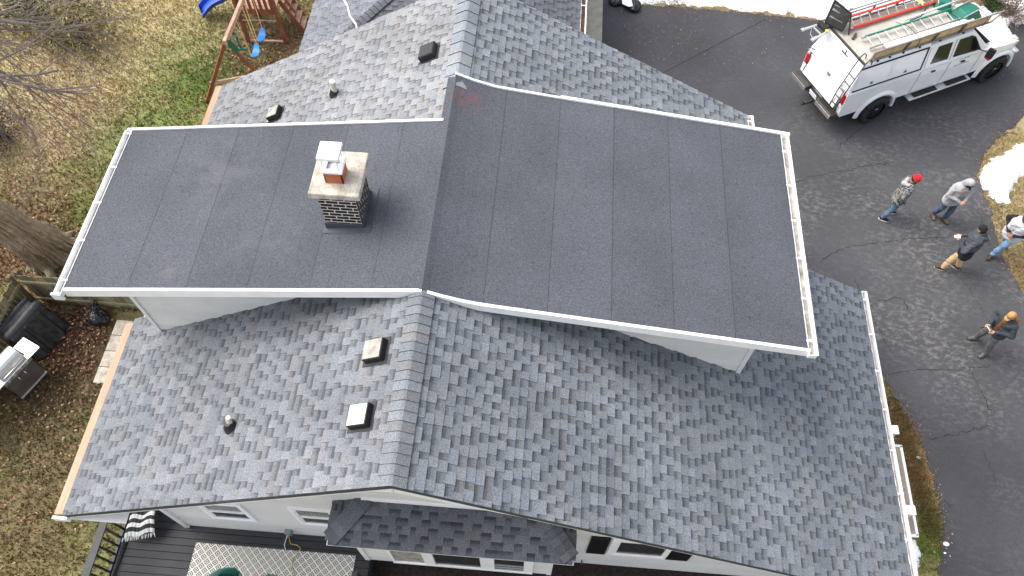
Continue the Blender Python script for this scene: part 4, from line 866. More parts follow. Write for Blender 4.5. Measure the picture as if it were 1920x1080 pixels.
def grill():
    c = G(10, 735, 0); P1 = G(60, 740, 0)
    a = R(-28); r = thing('gas_grill', (G(30, 735, .0).x+.22, G(30, 735, 0).y+.28, 0), 'stainless steel gas grill with its hood closed beside the mossy fence', 'grill', rz=a+R(4))
    # local: x toward the cook (doors), y along the width
    b = MB(); b.box((0, 0, .48), (.5, .78, .72)); b.build('cabinet', 'steel_dark', r, local=True, bevel=.01)
    for s in (-1, 1): b = MB(); b.box((.256, s*.19, .47), (.012, .36, .6)); dd = b.build('door', 'steel_dark', r, local=True, bevel=.004); b = MB(); y_ = s*.09; b.tube([(.262, y_, .56), (.30, y_, .57), (.30, y_, .74), (.262, y_, .75)], .011, 8); b.build('handle', 'chrome', dd, local=True, smooth=True)
    b = MB(); b.box((.26, 0, .12), (.06, .8, .06)); b.build('base', 'steel', r, local=True, bevel=.01)
    b = MB(); b.box((.2, 0, .88), (.16, .82, .13)); b.box((.285, 0, .945), (.03, 1.42, .03)); b.build('control_panel', 'steel', r, local=True, bevel=.01)
    for i in range(4): b = MB(); b.tube([(.28, -.27+i*.18, .89), (.325, -.27+i*.18, .89)], .024, 14); b.build('knob', 'chrome', r, local=True)
    b = MB(); n = 10
    prof = [(-.27, .94)]+[(-.02-.25*math.cos(math.pi*i/n*.93), .94+.3*math.sin(math.pi*i/n*.93)**.7) for i in range(n+1)]+[(.22, .94)]
    b.prism(prof, -.36, .36, axis='y'); b.build('hood', 'steel', r, local=True, bevel=.01)
    b = MB(); b.tube([(.2, -.28, 1.02), (.27, -.28, 1.05), (.27, .28, 1.05), (.2, .28, 1.02)], .014, 8); b.build('hood_handle', 'chrome', r, local=True, smooth=True)
    for s in (-1, 1): b = MB(); b.box((-.0, s*.56, .91), (.52, .32, .06)); b.build('side_shelf', 'steel', r, local=True, bevel=.01)
    for s in (-1, 1):
        for q in (-1, 1): b = MB(); b.tube([(s*.2, q*.33-.02, .05), (s*.2, q*.33+.02, .05)], .05, 14); b.build('wheel', 'rubber', r, local=True)
grill()
def covered():
    P = G(75, 630, 0); r = MB(); rs = random.Random(6); a = Matrix.Rotation(R(-22), 3, 'Z')
    r.hexa([P+a@Vector(p) for p in ((-.38, -.55, 0), (.5, -.5, 0), (.48, .62, 0), (-.36, .62, 0))], [P+a@Vector(p) for p in ((-.3, -.5, .92), (.2, -.5, .84), (.2, .45, .86), (-.3, .5, .98))])
    r.cap(P+a@Vector((.05, -.45, .82)), P+a@Vector((.05, .45, .86)), .14, .14); r.cap(P+a@Vector((-.25, -.48, .9)), P+a@Vector((-.25, .48, .95)), .06, .06)
    for i in range(16): t = rs.uniform(-.5, .55); r.cap(P+a@Vector((.18+rs.uniform(-.03, .05), t, .82)), P+a@Vector((.46+rs.uniform(0, .06), t+rs.uniform(-.1, .1), .0)), .03, .06)
    for i in range(5): t = -.3+i*.13; r.cap(P+a@Vector((t, -.5, .84)), P+a@Vector((t+rs.uniform(-.05, .05), -.57, .0)), .02, .05)
    def push(c, n): k = (fbm(c[:, 0]*3+c[:, 2]*4, c[:, 1]*3-c[:, 2]*2, 3)-.5)[:, None]; return c+n*k*.09
    o = r.remesh('covered_grill', 'cover', vox=.02, smooth=2, push=push); tag(o, 'grill under a black fabric cover in the corner of the fence', 'covered grill')
covered()
def bag():
    P = G(188, 600, 0); r = MB(); rs = random.Random(4)
    r.ell(P+Vector((0, 0, .16)), (.24, .26, .2)); r.ell(P+Vector((-.08, .1, .2)), (.16, .15, .2)); r.ell(P+Vector((.12, -.03, .12)), (.2, .16, .14)); r.cap(P+Vector((-.02, .16, .25)), P+Vector((-.05, .24, .42)), .06, .1)
    def push(c, n): k = np.abs(fbm(c[:, 0]*11+c[:, 2]*5, c[:, 1]*11-c[:, 2]*7, 3)-.5)[:, None]; return c-n*k*.14
    o = r.remesh('trash_bag', 'black_plastic', vox=.012, smooth=1, push=push); o.data.materials.clear(); o.data.materials.append(mm('bag_plastic', col=(.012, .013, .016), rough=.22, var=.1)); tag(o, 'shiny black rubbish bag on the leaves by the fence', 'rubbish bag')
bag()
def heap():   # dark bag with a white sheet at the top of the driveway
    P = G(1168, 18, 0); r = MB(); rs = random.Random(8)
    for i in range(7): r.ell(P+Vector((rs.uniform(-.3, .35), rs.uniform(-.1, .5), .08+.05*rs.random())), (rs.uniform(.18, .3), rs.uniform(.18, .3), rs.uniform(.1, .16)))
    def push(c, n): k = np.abs(fbm(c[:, 0]*9+c[:, 2]*5, c[:, 1]*9-c[:, 2]*7, 3)-.5)[:, None]; return c-n*k*.12
    o = r.remesh('tarp', 'bag_plastic', vox=.02, smooth=1, push=push); tag(o, 'crumpled black tarp at the top edge of the driveway', 'tarp')
    b = MB(); pts = [(-.05, -.02), (.16, -.14), (.3, -.1), (.24, .3), (.0, .5), (-.08, .3)]; b.prism([(P.x+x, P.y+y) for x, y in pts], .235, .25); tag(b.build('white_sheet', 'paper_white', bevel=.01), 'white sheet lying on the crumpled black tarp', 'sheet')
heap()

# ------------------------------------------------------------------ swing set and slide
def playset():
    z = 2.15; Bm = G(423, 76, z); Bf = G(452, 6, z); d = (Bf-Bm).normalized(); end = Bm+d*3.4
    r = thing('swing_set', tuple(G(430, 130, 0)), 'reddish brown wooden swing set with climbing tower beyond the house roof', 'swing set')
    b = MB(); b.bar(Bm-d*.1, end, .1, .15); b.build('beam', 'redwood_worn', r, bevel=.01)
    L1, L2 = G(388, 191, 0), G(510, 168, 0)
    for q in (L1, L2): b = MB(); b.bar(Bm+Vector((0, 0, .02)), q, .1, .1); b.build('leg', 'redwood', r, bevel=.01)
    m1 = L1.lerp(Bm, .32); m2 = L2.lerp(Bm, .32); b = MB(); b.bar(m1+(m1-m2)*.05, m2+(m2-m1)*.05, .04, .12); b.build('crossbar', 'redwood_worn', r)
    b = MB(); b.bar(Bm+Vector((.06, -.02, .02)), Bm.lerp(L2, .22)+Vector((.06, -.02, .05)), .03, .16); b.build('bracket', 'green_plastic', r)
    # tower
    P0, P1 = G(467, 78, 0), G(536, 80, 0); u = (P1-P0).normalized(); v = Vector((-u.y, u.x, 0)); w_ = (P1-P0).length; dp_ = 1.3; zf = 1.3
    C4 = [P0, P1, P1+v*dp_, P0+v*dp_]
    for q in C4: b = MB(); b.box(q+Vector((0, 0, 1.35)), (.1, .1, 2.7), rz=math.atan2(u.y, u.x)); b.build('post', 'redwood', r)
    b = MB()
    for i in range(9): q = P0+v*(.07+i*.145); b.bar(q+Vector((0, 0, zf)), q+u*w_+Vector((0, 0, zf)), .13, .03)
    b.build('platform', 'redwood_worn', r)
    for a_, e_ in ((0, 1), (3, 2), (0, 3)):
        for h_, t_ in ((zf-.1, .16), (zf+.8, .09)): b = MB(); b.bar(C4[a_]+Vector((0, 0, h_)), C4[e_]+Vector((0, 0, h_)), .05, t_); b.build('platform_rail', 'redwood', r)
    for i in range(7): q = P0+u*(.1+i*(w_-.2)/6); b = MB(); b.box(q+Vector((0, 0, zf+.36)), (.09, .03, .85), rz=math.atan2(u.y, u.x)); b.build('slat', 'redwood', r)
    b = MB(); b.bar(P0+Vector((0, 0, .05)), P1+Vector((0, 0, .05)), .06, .06); b.build('base_rail', 'redwood_worn', r); b = MB(); b.bar(P0+Vector((0, -.03, .9)), P1+Vector((0, -.03, .9)), .03, .03); b.build('base_rail', 'redwood_worn', r)
    # steps going down to the right
    S0 = P1+v*.45+Vector((0, 0, zf)); S1 = G(572, 62, 0)+v*.0; dd = S1-S0
    for k in (0, 1): o_ = v*(.62*k); b = MB(); b.bar(S0+o_, S1+o_, .05, .12); b.build('stringer', 'redwood', r)
    for i in range(5): q = S0+dd*((i+.6)/5.2); b = MB(); b.box(q+v*.31+Vector((0, 0, .03)), (.16, .6, .03), rz=math.atan2(u.y, u.x)); b.build('step', 'redwood_worn', r)
    for k in (0, 1): o_ = v*(.62*k)+Vector((0, 0, .55)); b = MB(); b.bar(S0+o_, S0.lerp(S1, .8)+o_, .04, .06); b.build('handrail', 'redwood', r)
    # swings
    for i, (px_, py_, t0) in enumerate(((490, 72, 1.75), (479, 101, .95))):
        S = G(px_, py_, .5); sw = thing('swing', tuple(S), ('blue plastic swing seat nearer the wooden tower', 'blue plastic swing seat nearer the house roof')[i], 'swing', 'blue swings on yellow ropes')
        b = MB(); n = 10; dd_ = Vector((d.x, d.y, 0)).normalized(); sd_ = Vector((-dd_.y, dd_.x, 0)); grid = []
        for j in range(n+1):
            t = (j/n-.5); c_ = S+dd_*t*.56+Vector((0, 0, .34*t*t*1.6)); hw = .11*(1-1.6*t*t); grid.append((c_-sd_*hw, c_+sd_*hw))
        for j in range(n):
            (a0, a1), (c0, c1) = grid[j], grid[j+1]; k = Vector((0, 0, .02)); b.hexa([a0, c0, c1, a1], [a0+k, c0+k, c1+k, a1+k])
        b.build('swing_seat', 'blue_plastic', sw)
        for s in (0, n): p = (grid[s][0]+grid[s][1])/2; top = Bm+d*(t0+(.62 if s else 0.02))+Vector((0, 0, -.05)); b = MB(); b.tube([p, top], .014, 6); b.build('rope', 'rope', sw)
    S = G(452, 92, .6); b = MB(); b.tube([S, S+Vector((0, 0, .5))], .03, 8); b.tube([S+Vector((-.2, 0, 0)), S+Vector((.2, 0, .02))], .05, 8); b.tube([S+Vector((0, 0, .5)), Bm+d*.5], .012, 6); b.tube([S+Vector((-.15, 0, .45)), S+Vector((.15, 0, .45))], .02, 8); tag(b.build('trapeze_swing', 'green_plastic'), 'green hanging glider bar near the end of the swing beam', 'swing')
    # slide
    s0 = G(378, 26, .12); s1 = G(418, -14, .75); s2 = G(452, -30, 1.25); sl_ = thing('slide', tuple(s0), 'curved dark blue plastic slide at the top left of the yard', 'slide'); b = MB(); n = 18; prev = None
    for i in range(n+1):
        t = i/n; p = s0*(1-t)**2+s1*2*t*(1-t)+s2*t*t; p = p+Vector((0, .05*math.sin(t*7), .04*math.sin(t*9))); q = Vector((-.5, .86, 0)) ; w2 = .24
        sec = [p-q*w2+Vector((0, 0, .16)), p-q*w2*.85, p+q*w2*.85, p+q*w2+Vector((0, 0, .16)), p+q*(w2+.05)+Vector((0, 0, .15)), p+q*w2*.9-Vector((0, 0, .03)), p-q*w2*.9-Vector((0, 0, .03)), p-q*(w2+.05)+Vector((0, 0, .15))]
        if prev:
            for j in range(8): b.quad([prev[j], prev[(j+1) % 8], sec[(j+1) % 8], sec[j]])
        else: b.quad(sec[:4])
        prev = sec
    b.build('slide_chute', 'slide_blue', sl_, smooth=True); b = MB(); b.box((s2+Vector((0, 0, -.4))), (.08, .08, 1.3)); b.build('support', 'redwood', sl_)
playset()

# ------------------------------------------------------------------ big tree, shrubs
def big_tree():
    base = G(98, 478, 0); r = thing('tree', tuple(base), 'large leafless tree with furrowed trunk and thin grey branches over the yard', 'tree')
    top = G(-60, 372, 3.2); b = MB(); ax = [base+Vector((0, 0, -.1)), base.lerp(top, .12)+Vector((0, 0, .1)), base.lerp(top, .5), top, top+(top-base)*.9+Vector((0, 0, .9)), top+(top-base)*1.7+Vector((.6, .6, 2.2))]
    rad = [.62, .5, .41, .37, .33, .28]
    for i in range(5): b.cap(ax[i], ax[i+1], rad[i], rad[i+1], 24)
    rs = random.Random(5)
    for i in range(11):
        a = i*2*math.pi/11+rs.uniform(-.2, .2); L_ = rs.uniform(.5, .95); e = base+Vector((math.cos(a)*L_, math.sin(a)*L_, -.06)); m_ = base+Vector((math.cos(a)*.45, math.sin(a)*.45, .12)); b.cap(base+Vector((math.cos(a)*.2, math.sin(a)*.2, .8)), m_, .24, .16); b.cap(m_, e, .16, .05)
    def push(c, n):
        a = np.arctan2(c[:, 1]-base.y-(c[:, 2]*(top.y-base.y)/3.2), c[:, 0]-base.x-(c[:, 2]*(top.x-base.x)/3.2)); k = fbm(a*6+fbm(c[:, 2]*1.5, a*2)*1.5, c[:, 2]*1.0, 4)+.8*fbm(a*15, c[:, 2]*1.6+7, 3); return c+n*((k-.9)*.19)[:, None]
    o = b.remesh('trunk', 'bark', r, local=False, vox=.02, smooth=1, push=push)
    me = o.data; at = me.color_attributes.get('Col') or me.color_attributes.new('Col', 'FLOAT_COLOR', 'CORNER'); co_ = np.empty(len(me.vertices)*3); me.vertices.foreach_get('co', co_); co_ = co_.reshape(-1, 3); li = np.empty(len(me.loops), int); me.loops.foreach_get('vertex_index', li)
    g = fbm(co_[:, 0]*4, co_[:, 2]*3)[:, None]; z = np.clip(1-co_[:, 2:3]/1.2, 0, 1); c_ = np.array([.36, .28, .205])*(.6+.8*g)*(1-z*.4)+np.array([.05, .055, .015])*z*g; cc = np.concatenate([c_[li], np.ones((len(li), 1))], 1); at.data.foreach_set('color', cc.ravel())
    # limbs and twigs reaching over the yard
    rs = random.Random(21); fork = ax[-1]; b = MB(); tw = []
    XLIM, YLIM = G(225, 150, 5).x, G(60, 335, 5).y
    def grow(p, d, rr, L_, lvl):
        pts = [p]; rad_ = [rr]; n = max(3, int(L_/.35)); dd = d.normalized()
        for i in range(n):
            if i and (p.x > XLIM or p.y < YLIM): break
            dd = (dd+Vector((rs.gauss(0, .16), rs.gauss(0, .16), rs.gauss(0, .12)-(.02 if lvl else -.01)))).normalized(); p = p+dd*(L_/n); pts.append(p); rad_.append(max(rr*(1-(i+1)/n*.8), .004))
        (b.tube(pts, rad_, 6 if rr > .02 else 4, cap=False) if len(pts) > 1 else None)
        if lvl < 2:
            for i in range(1, len(pts)):
                for _ in range(1 if lvl < 1 or rs.random() < .6 else 2):
                    a = dd.orthogonal().normalized(); a = Matrix.Rotation(rs.uniform(0, 6.28), 3, dd)@a; nd = ((pts[i]-pts[i-1]).normalized()*1.1+a*rs.uniform(.5, .9)); grow(pts[i], nd, max(rad_[i]*.55, .0045), L_*rs.uniform(.25, .5), lvl+1)
    for tgt, z in (((60, 60), 5.2), ((160, 200), 5.0), ((90, 260), 4.8), ((170, 90), 5.6), ((20, 150), 5.5), ((120, 130), 4.6), ((190, 150), 5.2), ((60, 200), 4.4)):
        T = G(*tgt, z); dv = T-fork; grow(fork+Vector((0, 0, rs.uniform(-.4, .2))), dv, .055, dv.length*1.12, 0)
    b.build('crown', 'twig', r)
    return base
big_tree()
def shrub(P, R_, h, cols, label, name='shrub', n=2600, leaf=.05, seed=1, droop=.3, stems=40, cat='shrub', group=None, sm='twig'):
    rs = np.random.RandomState(seed); r = thing(name, tuple(P), label, cat, group); b = MB()
    a = rs.uniform(0, 6.283, n); rad = np.sqrt(rs.rand(n)); z = rs.rand(n)**.7; lob = 1+.3*np.sin(a*3+seed)+.2*np.sin(a*7+z*4); rr = R_*rad*(.45+.75*np.sin(np.clip(z, .05, 1)*2.6))*lob
    cl = vnoise(np.cos(a)*rr*5+9, np.sin(a)*rr*5+z*4)
    for i in range(n):
        if cl[i] < .32: continue
        p = P+Vector((math.cos(a[i])*rr[i], math.sin(a[i])*rr[i], z[i]*h)); d = Vector((math.cos(a[i])+rs.normal()*.6, math.sin(a[i])+rs.normal()*.6, .5-droop*2*rs.rand())).normalized()*leaf*(.6+.9*rs.rand()); s = d.cross(Vector((rs.normal(), rs.normal(), rs.normal()))).normalized()*leaf*.3
        c = cols[rs.randint(len(cols))]; g = .6+.8*rs.rand(); b.quad([p, p+d*.5+s, p+d, p+d*.5-s], tuple(k*g for k in c))
    b.build('foliage', 'evergreen', r); b = MB()
    for i in range(stems):
        a_ = rs.uniform(0, 6.28); q = P+Vector((math.cos(a_)*R_*.8*rs.rand(), math.sin(a_)*R_*.8*rs.rand(), h*(.5+.5*rs.rand()))); b.tube([P+Vector((rs.normal()*.05, rs.normal()*.05, 0)), P.lerp(q, .5)+Vector((0, 0, .1)), q], [.014, .009, .003], 4, cap=False)
    b.build('stem', sm, r); return r
shrub(G(160, 78), 1.0, 1.3, [(.17, .15, .05), (.22, .17, .07), (.09, .10, .03), (.26, .20, .10)], 'drooping olive brown shrub in the upper left of the yard', seed=3, n=2600, leaf=.12, droop=.9)
shrub(G(70, 45), .9, 1.2, [(.03, .06, .015), (.05, .07, .02), (.10, .08, .04)], 'dark green bushy shrub nearest the top left corner', seed=4, n=2300, leaf=.10)
shrub(G(8, 262), .7, .8, [(.07, .04, .03), (.10, .06, .045), (.04, .025, .02)], 'dark brown dead bush at the left edge of the yard', seed=5, n=3000, leaf=.06, stems=90)
shrub(G(1858, 10), .45, .6, [(.02, .06, .01), (.04, .09, .015)], 'small green bush in the snow beyond the truck', seed=6, n=3500, leaf=.05)
shrub(G(1893, 34), .62, .7, [(.22, .13, .10), (.28, .18, .13), (.14, .08, .07), (.32, .25, .2)], 'round reddish tan shrub in the snow at the upper right corner', seed=7, n=3800, leaf=.05, droop=.1)
def ragged(P, label, seed):      # stiff dead stalks
    rs = np.random.RandomState(seed); b = MB()
    for i in range(70):
        a = rs.uniform(0, 6.28); L_ = rs.uniform(.2, .5); p = P+Vector((rs.normal()*.25, rs.normal()*.15, 0)); b.tube([p, p+Vector((math.cos(a)*L_*.6, math.sin(a)*L_*.6, L_*.6))], [.008, .003], 4)
    tag(b.build('dead_stalks', 'twig'), label, 'plant', kind=None)
ragged(G(1262, 2), 'dead brown stalks poking from the snow at the top of the driveway', 3)
# tall dry grass strip beside the driveway
def strip():
    rs = np.random.RandomState(4); b = MB(); 
    for i in range(7000):
        t = rs.rand(); a = G(1688+62*t, 785+215*t, 0); p = a+Vector((rs.normal()*.12, rs.normal()*.15, 0)); L_ = rs.uniform(.06, .17); d = Vector((rs.normal()*.5, rs.normal()*.5, 1)).normalized()*L_; s = Vector((rs.normal(), rs.normal(), 0)).normalized()*.008; g = rs.uniform(.5, 1.3); c = (.34, .22, .11) if rs.rand() < .7-.5*(t > .8) else (.14, .15, .04)
        b.quad([p-s, p+s, p+d], tuple(k*g for k in c))
    tag(b.build('dry_grass', 'evergreen'), 'tall straw-coloured dry grass along the wall beside the driveway', 'grass', kind='stuff')
strip()
# ------------------------------------------------------------------ work truck and its load
_A = G(1626, 227, 0); _B = G(1843, 152, 0); TA = math.atan2(_B.y-_A.y, _B.x-_A.x); _n = Vector((-math.sin(TA), math.cos(TA), 0)); TO = Vector((_A.x, _A.y, 0))+_n*1.00
truck = thing('pickup_truck', tuple(TO+Vector((0, 0, .012))), 'white crew cab pickup truck with a white utility cap and ladder racks', 'truck', rz=TA)
TI = Matrix.Translation(TO) @ Matrix.Rotation(TA, 4, 'Z'); TII = TI.inverted()
def tl(zx, zy, z): return TII @ G(1440+zx/4, zy/4, z)          # photo point at height z -> truck coordinates
def B_(name, m, parent=truck, bevel=.012, smooth=False, b=None): return b.build(name, m, parent, local=True, bevel=bevel, smooth=smooth)
def arch(cx, r, x0, x1, zb, n=12): return [(cx+r*math.cos(math.pi*(1-i/n)), max(zb, (.47+r*math.sin(math.pi*(1-i/n))))) for i in range(n+1)]
def truck_body():
    HW = .99; zb = .68; R1 = .60
    prof = [(-1.38, .78), (-1.38, 1.62), (1.12, 1.62), (1.16, 1.60), (3.42, 1.56), (3.6, 1.52), (4.3, 1.46), (4.75, 1.38), (4.92, 1.28), (5.02, 1.12), (5.05, .72), (4.9, zb)]
    ar = arch(4.35, R1, 0, 0, zb)[::-1]+arch(0, R1, 0, 0, zb)[::-1]; prof += ar+[(-1.3, zb)]
    for s in (-1, 1):   # side skins with the wheel arches, slightly crowned
        b = MB(); n = len(prof); rows = []
        for (dy, zf) in ((0, 1),): pass
        b.prism([(x, z) for x, z in prof], s*(HW-.10), s*(HW-.0), axis='y')
        b.v = [(x, y-s*max(0, x-4.45)**1.5*.35, z) for x, y, z in b.v]
        B_('side_panel', 'truck_white', b=b, bevel=.03)
    b = MB(); b.box((-.1, 0, 1.08), (2.5, 1.7, .9)); b.box((2.3, 0, 1.05), (2.3, 1.78, .95)); B_('body', 'truck_white', b=b)
    b = MB()        # hood and nose, crowned
    N = 8; rows = []
    for x, z, hw in ((3.4, 1.60, .90), (3.7, 1.60, .90), (4.1, 1.575, .89), (4.5, 1.53, .87), (4.8, 1.46, .84), (4.98, 1.34, .80), (5.04, 1.15, .8), (5.05, .8, .8)):
        rows.append([Vector((x-.09*abs(2*i/N-1)**3, (2*i/N-1)*hw, z-.10*abs(2*i/N-1)**3+.025*math.exp(-((abs(2*i/N-1)-.4)/.15)**2))) for i in range(N+1)])
    for i in range(len(rows)-1):
        for j in range(N): b.quad([rows[i][j], rows[i+1][j], rows[i+1][j+1], rows[i][j+1]])
    B_('hood', 'truck_white', b=b, bevel=0, smooth=True)
    # flared fenders
    for cx in (0, 4.35):
        for s in (-1, 1):
            b = MB(); prev = None; n = 14
            for i in range(n+1):
                a = math.pi*(1-i/n)*1.06-.09; c_, s_ = math.cos(a), math.sin(a); sec = [Vector((cx+c_*r, s*y, .47+s_*r)) for r, y in ((R1-.03, HW-.06), (R1-.01, HW+.05), (R1+.05, HW+.055), (R1+.13, HW-.004))]
                if prev:
                    for j in range(3): b.quad([prev[j], sec[j], sec[j+1], prev[j+1]])
                prev = sec
            B_('fender', 'truck_white', b=b, bevel=0, smooth=True)
    b = MB(); b.box((4.35, 0, .95), (1.1, 1.5, .5)); b.box((0, 0, .85), (1.1, 1.5, .4)); b.box((2.1, 0, .55), (4.2, .9, .22)); B_('underbody', 'rubber', b=b)
    # greenhouse
    b = MB(); zt = 2.32; b.hexa([(1.14, -.95, 1.56), (3.62, -.93, 1.54), (3.62, .93, 1.54), (1.14, .95, 1.56)], [(1.18, -.80, zt), (2.76, -.78, zt), (2.76, .78, zt), (1.18, .80, zt)]); cabin = B_('cabin', 'truck_white', b=b, bevel=.05)
    def sidept(x, z, s): t = (z-1.56)/(zt-1.56); return Vector((x, s*(.945-.155*t+.006), z))
    for s in (-1, 1):
        for nm, q in (('window', [(1.42, 1.66), (2.06, 1.64), (2.02, 2.2), (1.52, 2.2)]), ('window', [(2.24, 1.64), (3.28, 1.60), (2.86, 2.12), (2.7, 2.2), (2.26, 2.2)])):
            b = MB(); P = [sidept(x, z, s) for x, z in q]; b.quad(P if s < 0 else P[::-1]); B_(nm, 'glass_dark', cabin, 0, b=b)
        for x in (2.15, 1.24): b = MB(); b.bar(sidept(x, 1.58, s)+Vector((0, s*.002, 0)), sidept(x, 2.24, s)+Vector((0, s*.002, 0)), .012, .006, up=(0, 1, 0)); B_('door_seam', 'rack_grey', cabin, 0, b=b)
    b = MB(); b.quad([(3.60, -.88, 1.60), (3.60, .88, 1.60), (2.84, .72, 2.27), (2.84, -.72, 2.27)]); b.v = [tuple(Vector(v)+Vector((.035, 0, .02))) for v in b.v]; B_('windscreen', 'glass_dark', cabin, 0, b=b)
    b = MB(); b.box((3.66, 0, 1.60), (.16, 1.6, .02)); B_('cowl', 'rubber', b=b)
    for x in (1.95, 3.02): b = MB(); b.box((x-.3, -1.0, 1.38), (.14, .03, .05)); B_('door_handle', 'rubber', b=b, bevel=.006)
    b = MB()
    for x in (1.15, 2.2, 3.36): b.box((x, -.993, 1.1), (.01, .008, .88))
    B_('door_gap', 'rack_grey', b=b, bevel=0)
    b = MB()                                     # worn, barely readable marks on the front door
    for i in range(16):
        b.box((2.46+i*.035, -.9925, 1.28+.0), (.024 if i % 3 else .012, .006, .03))
    for x in (2.72, 2.76, 2.83, 2.87): b.box((x, -.9925, 1.5), (.022, .006, .06))
    B_('door_lettering', 'lettering', b=b, bevel=0)
    # bed crease and rocker
    b = MB(); b.box((-.1, -.995, 1.56), (2.5, .02, .04)); B_('bed_rail', 'truck_white', b=b)
    # wheels
    for cx in (0, 4.35):
        for s in (-1, 1):
            b = MB(); r = .49; w_ = .32; y = s*.93; prof = [(-.16, .31), (-.16, .43), (-.13, .478), (-.06, .490), (0, .492), (.06, .490), (.13, .478), (.16, .43), (.16, .31)]; n = 40; k = len(prof)
            for i in range(n):
                a = 2*math.pi*i/n
                for dy, rr in prof: q = rr-(.010 if (i % 2 and rr > .47) else 0); b.v.append((cx+q*math.cos(a), y+dy, r+q*math.sin(a)))
            for i in range(n):
                for j in range(k-1): f = (i*k+j, i*k+j+1, ((i+1) % n)*k+j+1, ((i+1) % n)*k+j); b.f.append(f); b.c.append([(1, 1, 1)]*4); b.mi.append(0)
            wh = B_('wheel', 'rubber', b=b, bevel=0, smooth=False)
            b = MB(); yo = y+s*.10; b.tube([(cx, y-s*.05, r), (cx, yo-.0*s, r)], .29, 28); b.tube([(cx, yo, r), (cx, yo+s*.045, r)], [.06, .05], 16)
            for i in range(8): a = 2*math.pi*i/8; b.bar((cx+.05*math.cos(a), yo+s*.012, r+.05*math.sin(a)), (cx+.27*math.cos(a), yo+s*.012, r+.27*math.sin(a)), .05, .03, up=(0, 1, 0))
            b.tube([(cx, yo-.04*s, r), (cx, yo+s*.03, r)], [.31, .30], 28, cap=False); B_('rim', 'rim_black', wh, 0, b=b)
            b = MB()
            for i in range(3): a = 1+i*.5; b.box((cx+.08*math.cos(a), yo+s*.05, r+.08*math.sin(a)), (.03, .02, .03))
            B_('hub', 'chrome', wh, .004, b=b)
    # running boards
    b = MB(); b.hexa([(1.1, -1.17, .52), (3.35, -1.17, .56), (3.35, -.9, .56), (1.1, -.9, .52)], [(1.1, -1.17, .58), (3.35, -1.17, .62), (3.35, -.9, .62), (1.1, -.9, .58)]); rb = B_('running_board', 'aluminium', b=b, bevel=.025)
    b = MB(); b.box((1.72, -1.05, .60), (.85, .17, .015)); b.box((2.85, -1.05, .625), (.75, .17, .015)); B_('tread_pad', 'rubber', rb, .004, b=b)
    # mirror
    b = MB(); b.bar((3.2, -.93, 1.62), (3.32, -1.2, 1.66), .03, .03); b.box((3.34, -1.24, 1.66), (.10, .2, .3), rz=.3); mr = B_('mirror', 'rubber', b=b, bevel=.02); b = MB(); b.box((3.33, -1.24, 1.49), (.09, .17, .06)); B_('mirror_lamp', 'red_lens', mr, .01, b=b)
    # rear: bumper, lamps, plate, hitch
    b = MB(); b.box((-1.55, -.62, .80), (.26, .74, .16)); b.box((-1.55, .62, .80), (.26, .74, .16)); b.box((-1.50, 0, .73), (.16, .6, .12)); bp = B_('bumper', 'rack_metal', b=b, bevel=.03)
    b = MB(); b.box((-1.675, -.62, .77), (.02, .7, .13)); B_('bumper_face', 'chrome', bp, .008, b=b); b = MB(); b.box((-1.675, .62, .77), (.02, .7, .13)); B_('bumper_face', 'chrome', bp, .008, b=b)
    b = MB()
    for i in range(16): b.box((-1.54, -.94+i*.042, .884), (.17, .02, .012))
    B_('tread_pad', 'rubber', bp, 0, b=b)
    b = MB(); b.box((-1.60, -.02, .80), (.015, .32, .17), mtx=Matrix.Rotation(R(-12), 3, 'Y')); B_('licence_plate', 'paper_white', b=b, bevel=.004)
    b = MB(); b.box((-1.68, 0, .50), (.4, .08, .08)); b.tube([(-1.84, 0, .54), (-1.84, 0, .62)], .03, 12); b.tube([(-1.7, .1, .55), (-1.78, .16, .45), (-1.85, .12, .5)], .015, 6); B_('tow_hitch', 'rack_metal', b=b)
    for s in (-1, 1): b = MB(); b.box((-1.385, s*.90, 1.34), (.05, .13, .34)); t = B_('tail_light', 'red_lens', b=b, bevel=.015); b = MB(); b.box((-1.385, s*.90, 1.12), (.045, .12, .1)); B_('reverse_light', 'truck_white', t, .01, b=b)
    b = MB(); b.box((4.98, -.7, 1.2), (.1, .2, .2)); B_('headlight', 'chrome', b=b, bevel=.02); b = MB(); b.box((4.93, -.84, 1.2), (.12, .07, .15)); B_('indicator', 'lumber', b=b, bevel=.01); b = MB(); b.box((4.98, .7, 1.2), (.1, .2, .2)); B_('headlight', 'chrome', b=b, bevel=.02)
    b = MB(); b.box((5.12, 0, .78), (.18, 1.9, .22)); B_('front_bumper', 'chrome', b=b, bevel=.04)
    # ---- utility cap
    z0, z1 = 1.62, 2.46; xb, xt = -1.40, -1.12; yb, yt = .97, .83
    b = MB(); b.hexa([(xb, -yb, z0), (1.10, -yb, z0), (1.10, yb, z0), (xb, yb, z0)], [(xt, -yt, z1), (1.12, -yt, z1), (1.12, yt, z1), (xt, yt, z1)]); capo = B_('utility_cap', 'truck_white', b=b, bevel=.02)
    b = MB(); b.hexa([(xt+.02, -yt+.02, z1), (2.72, -.76, z1-.0), (2.72, .76, z1-.0), (xt+.02, yt-.02, z1)], [(xt+.02, -yt+.02, z1+.025), (2.72, -.76, z1+.025), (2.72, .76, z1+.025), (xt+.02, yt-.02, z1+.025)]); B_('roof_deck', 'truck_roof', capo, .006, b=b)
    def rearpt(y, z, o=.0): t = (z-.95)/(z1-.95); return Vector((-1.46+(xt+1.46)*t-o, y*(1-.04*t), z))
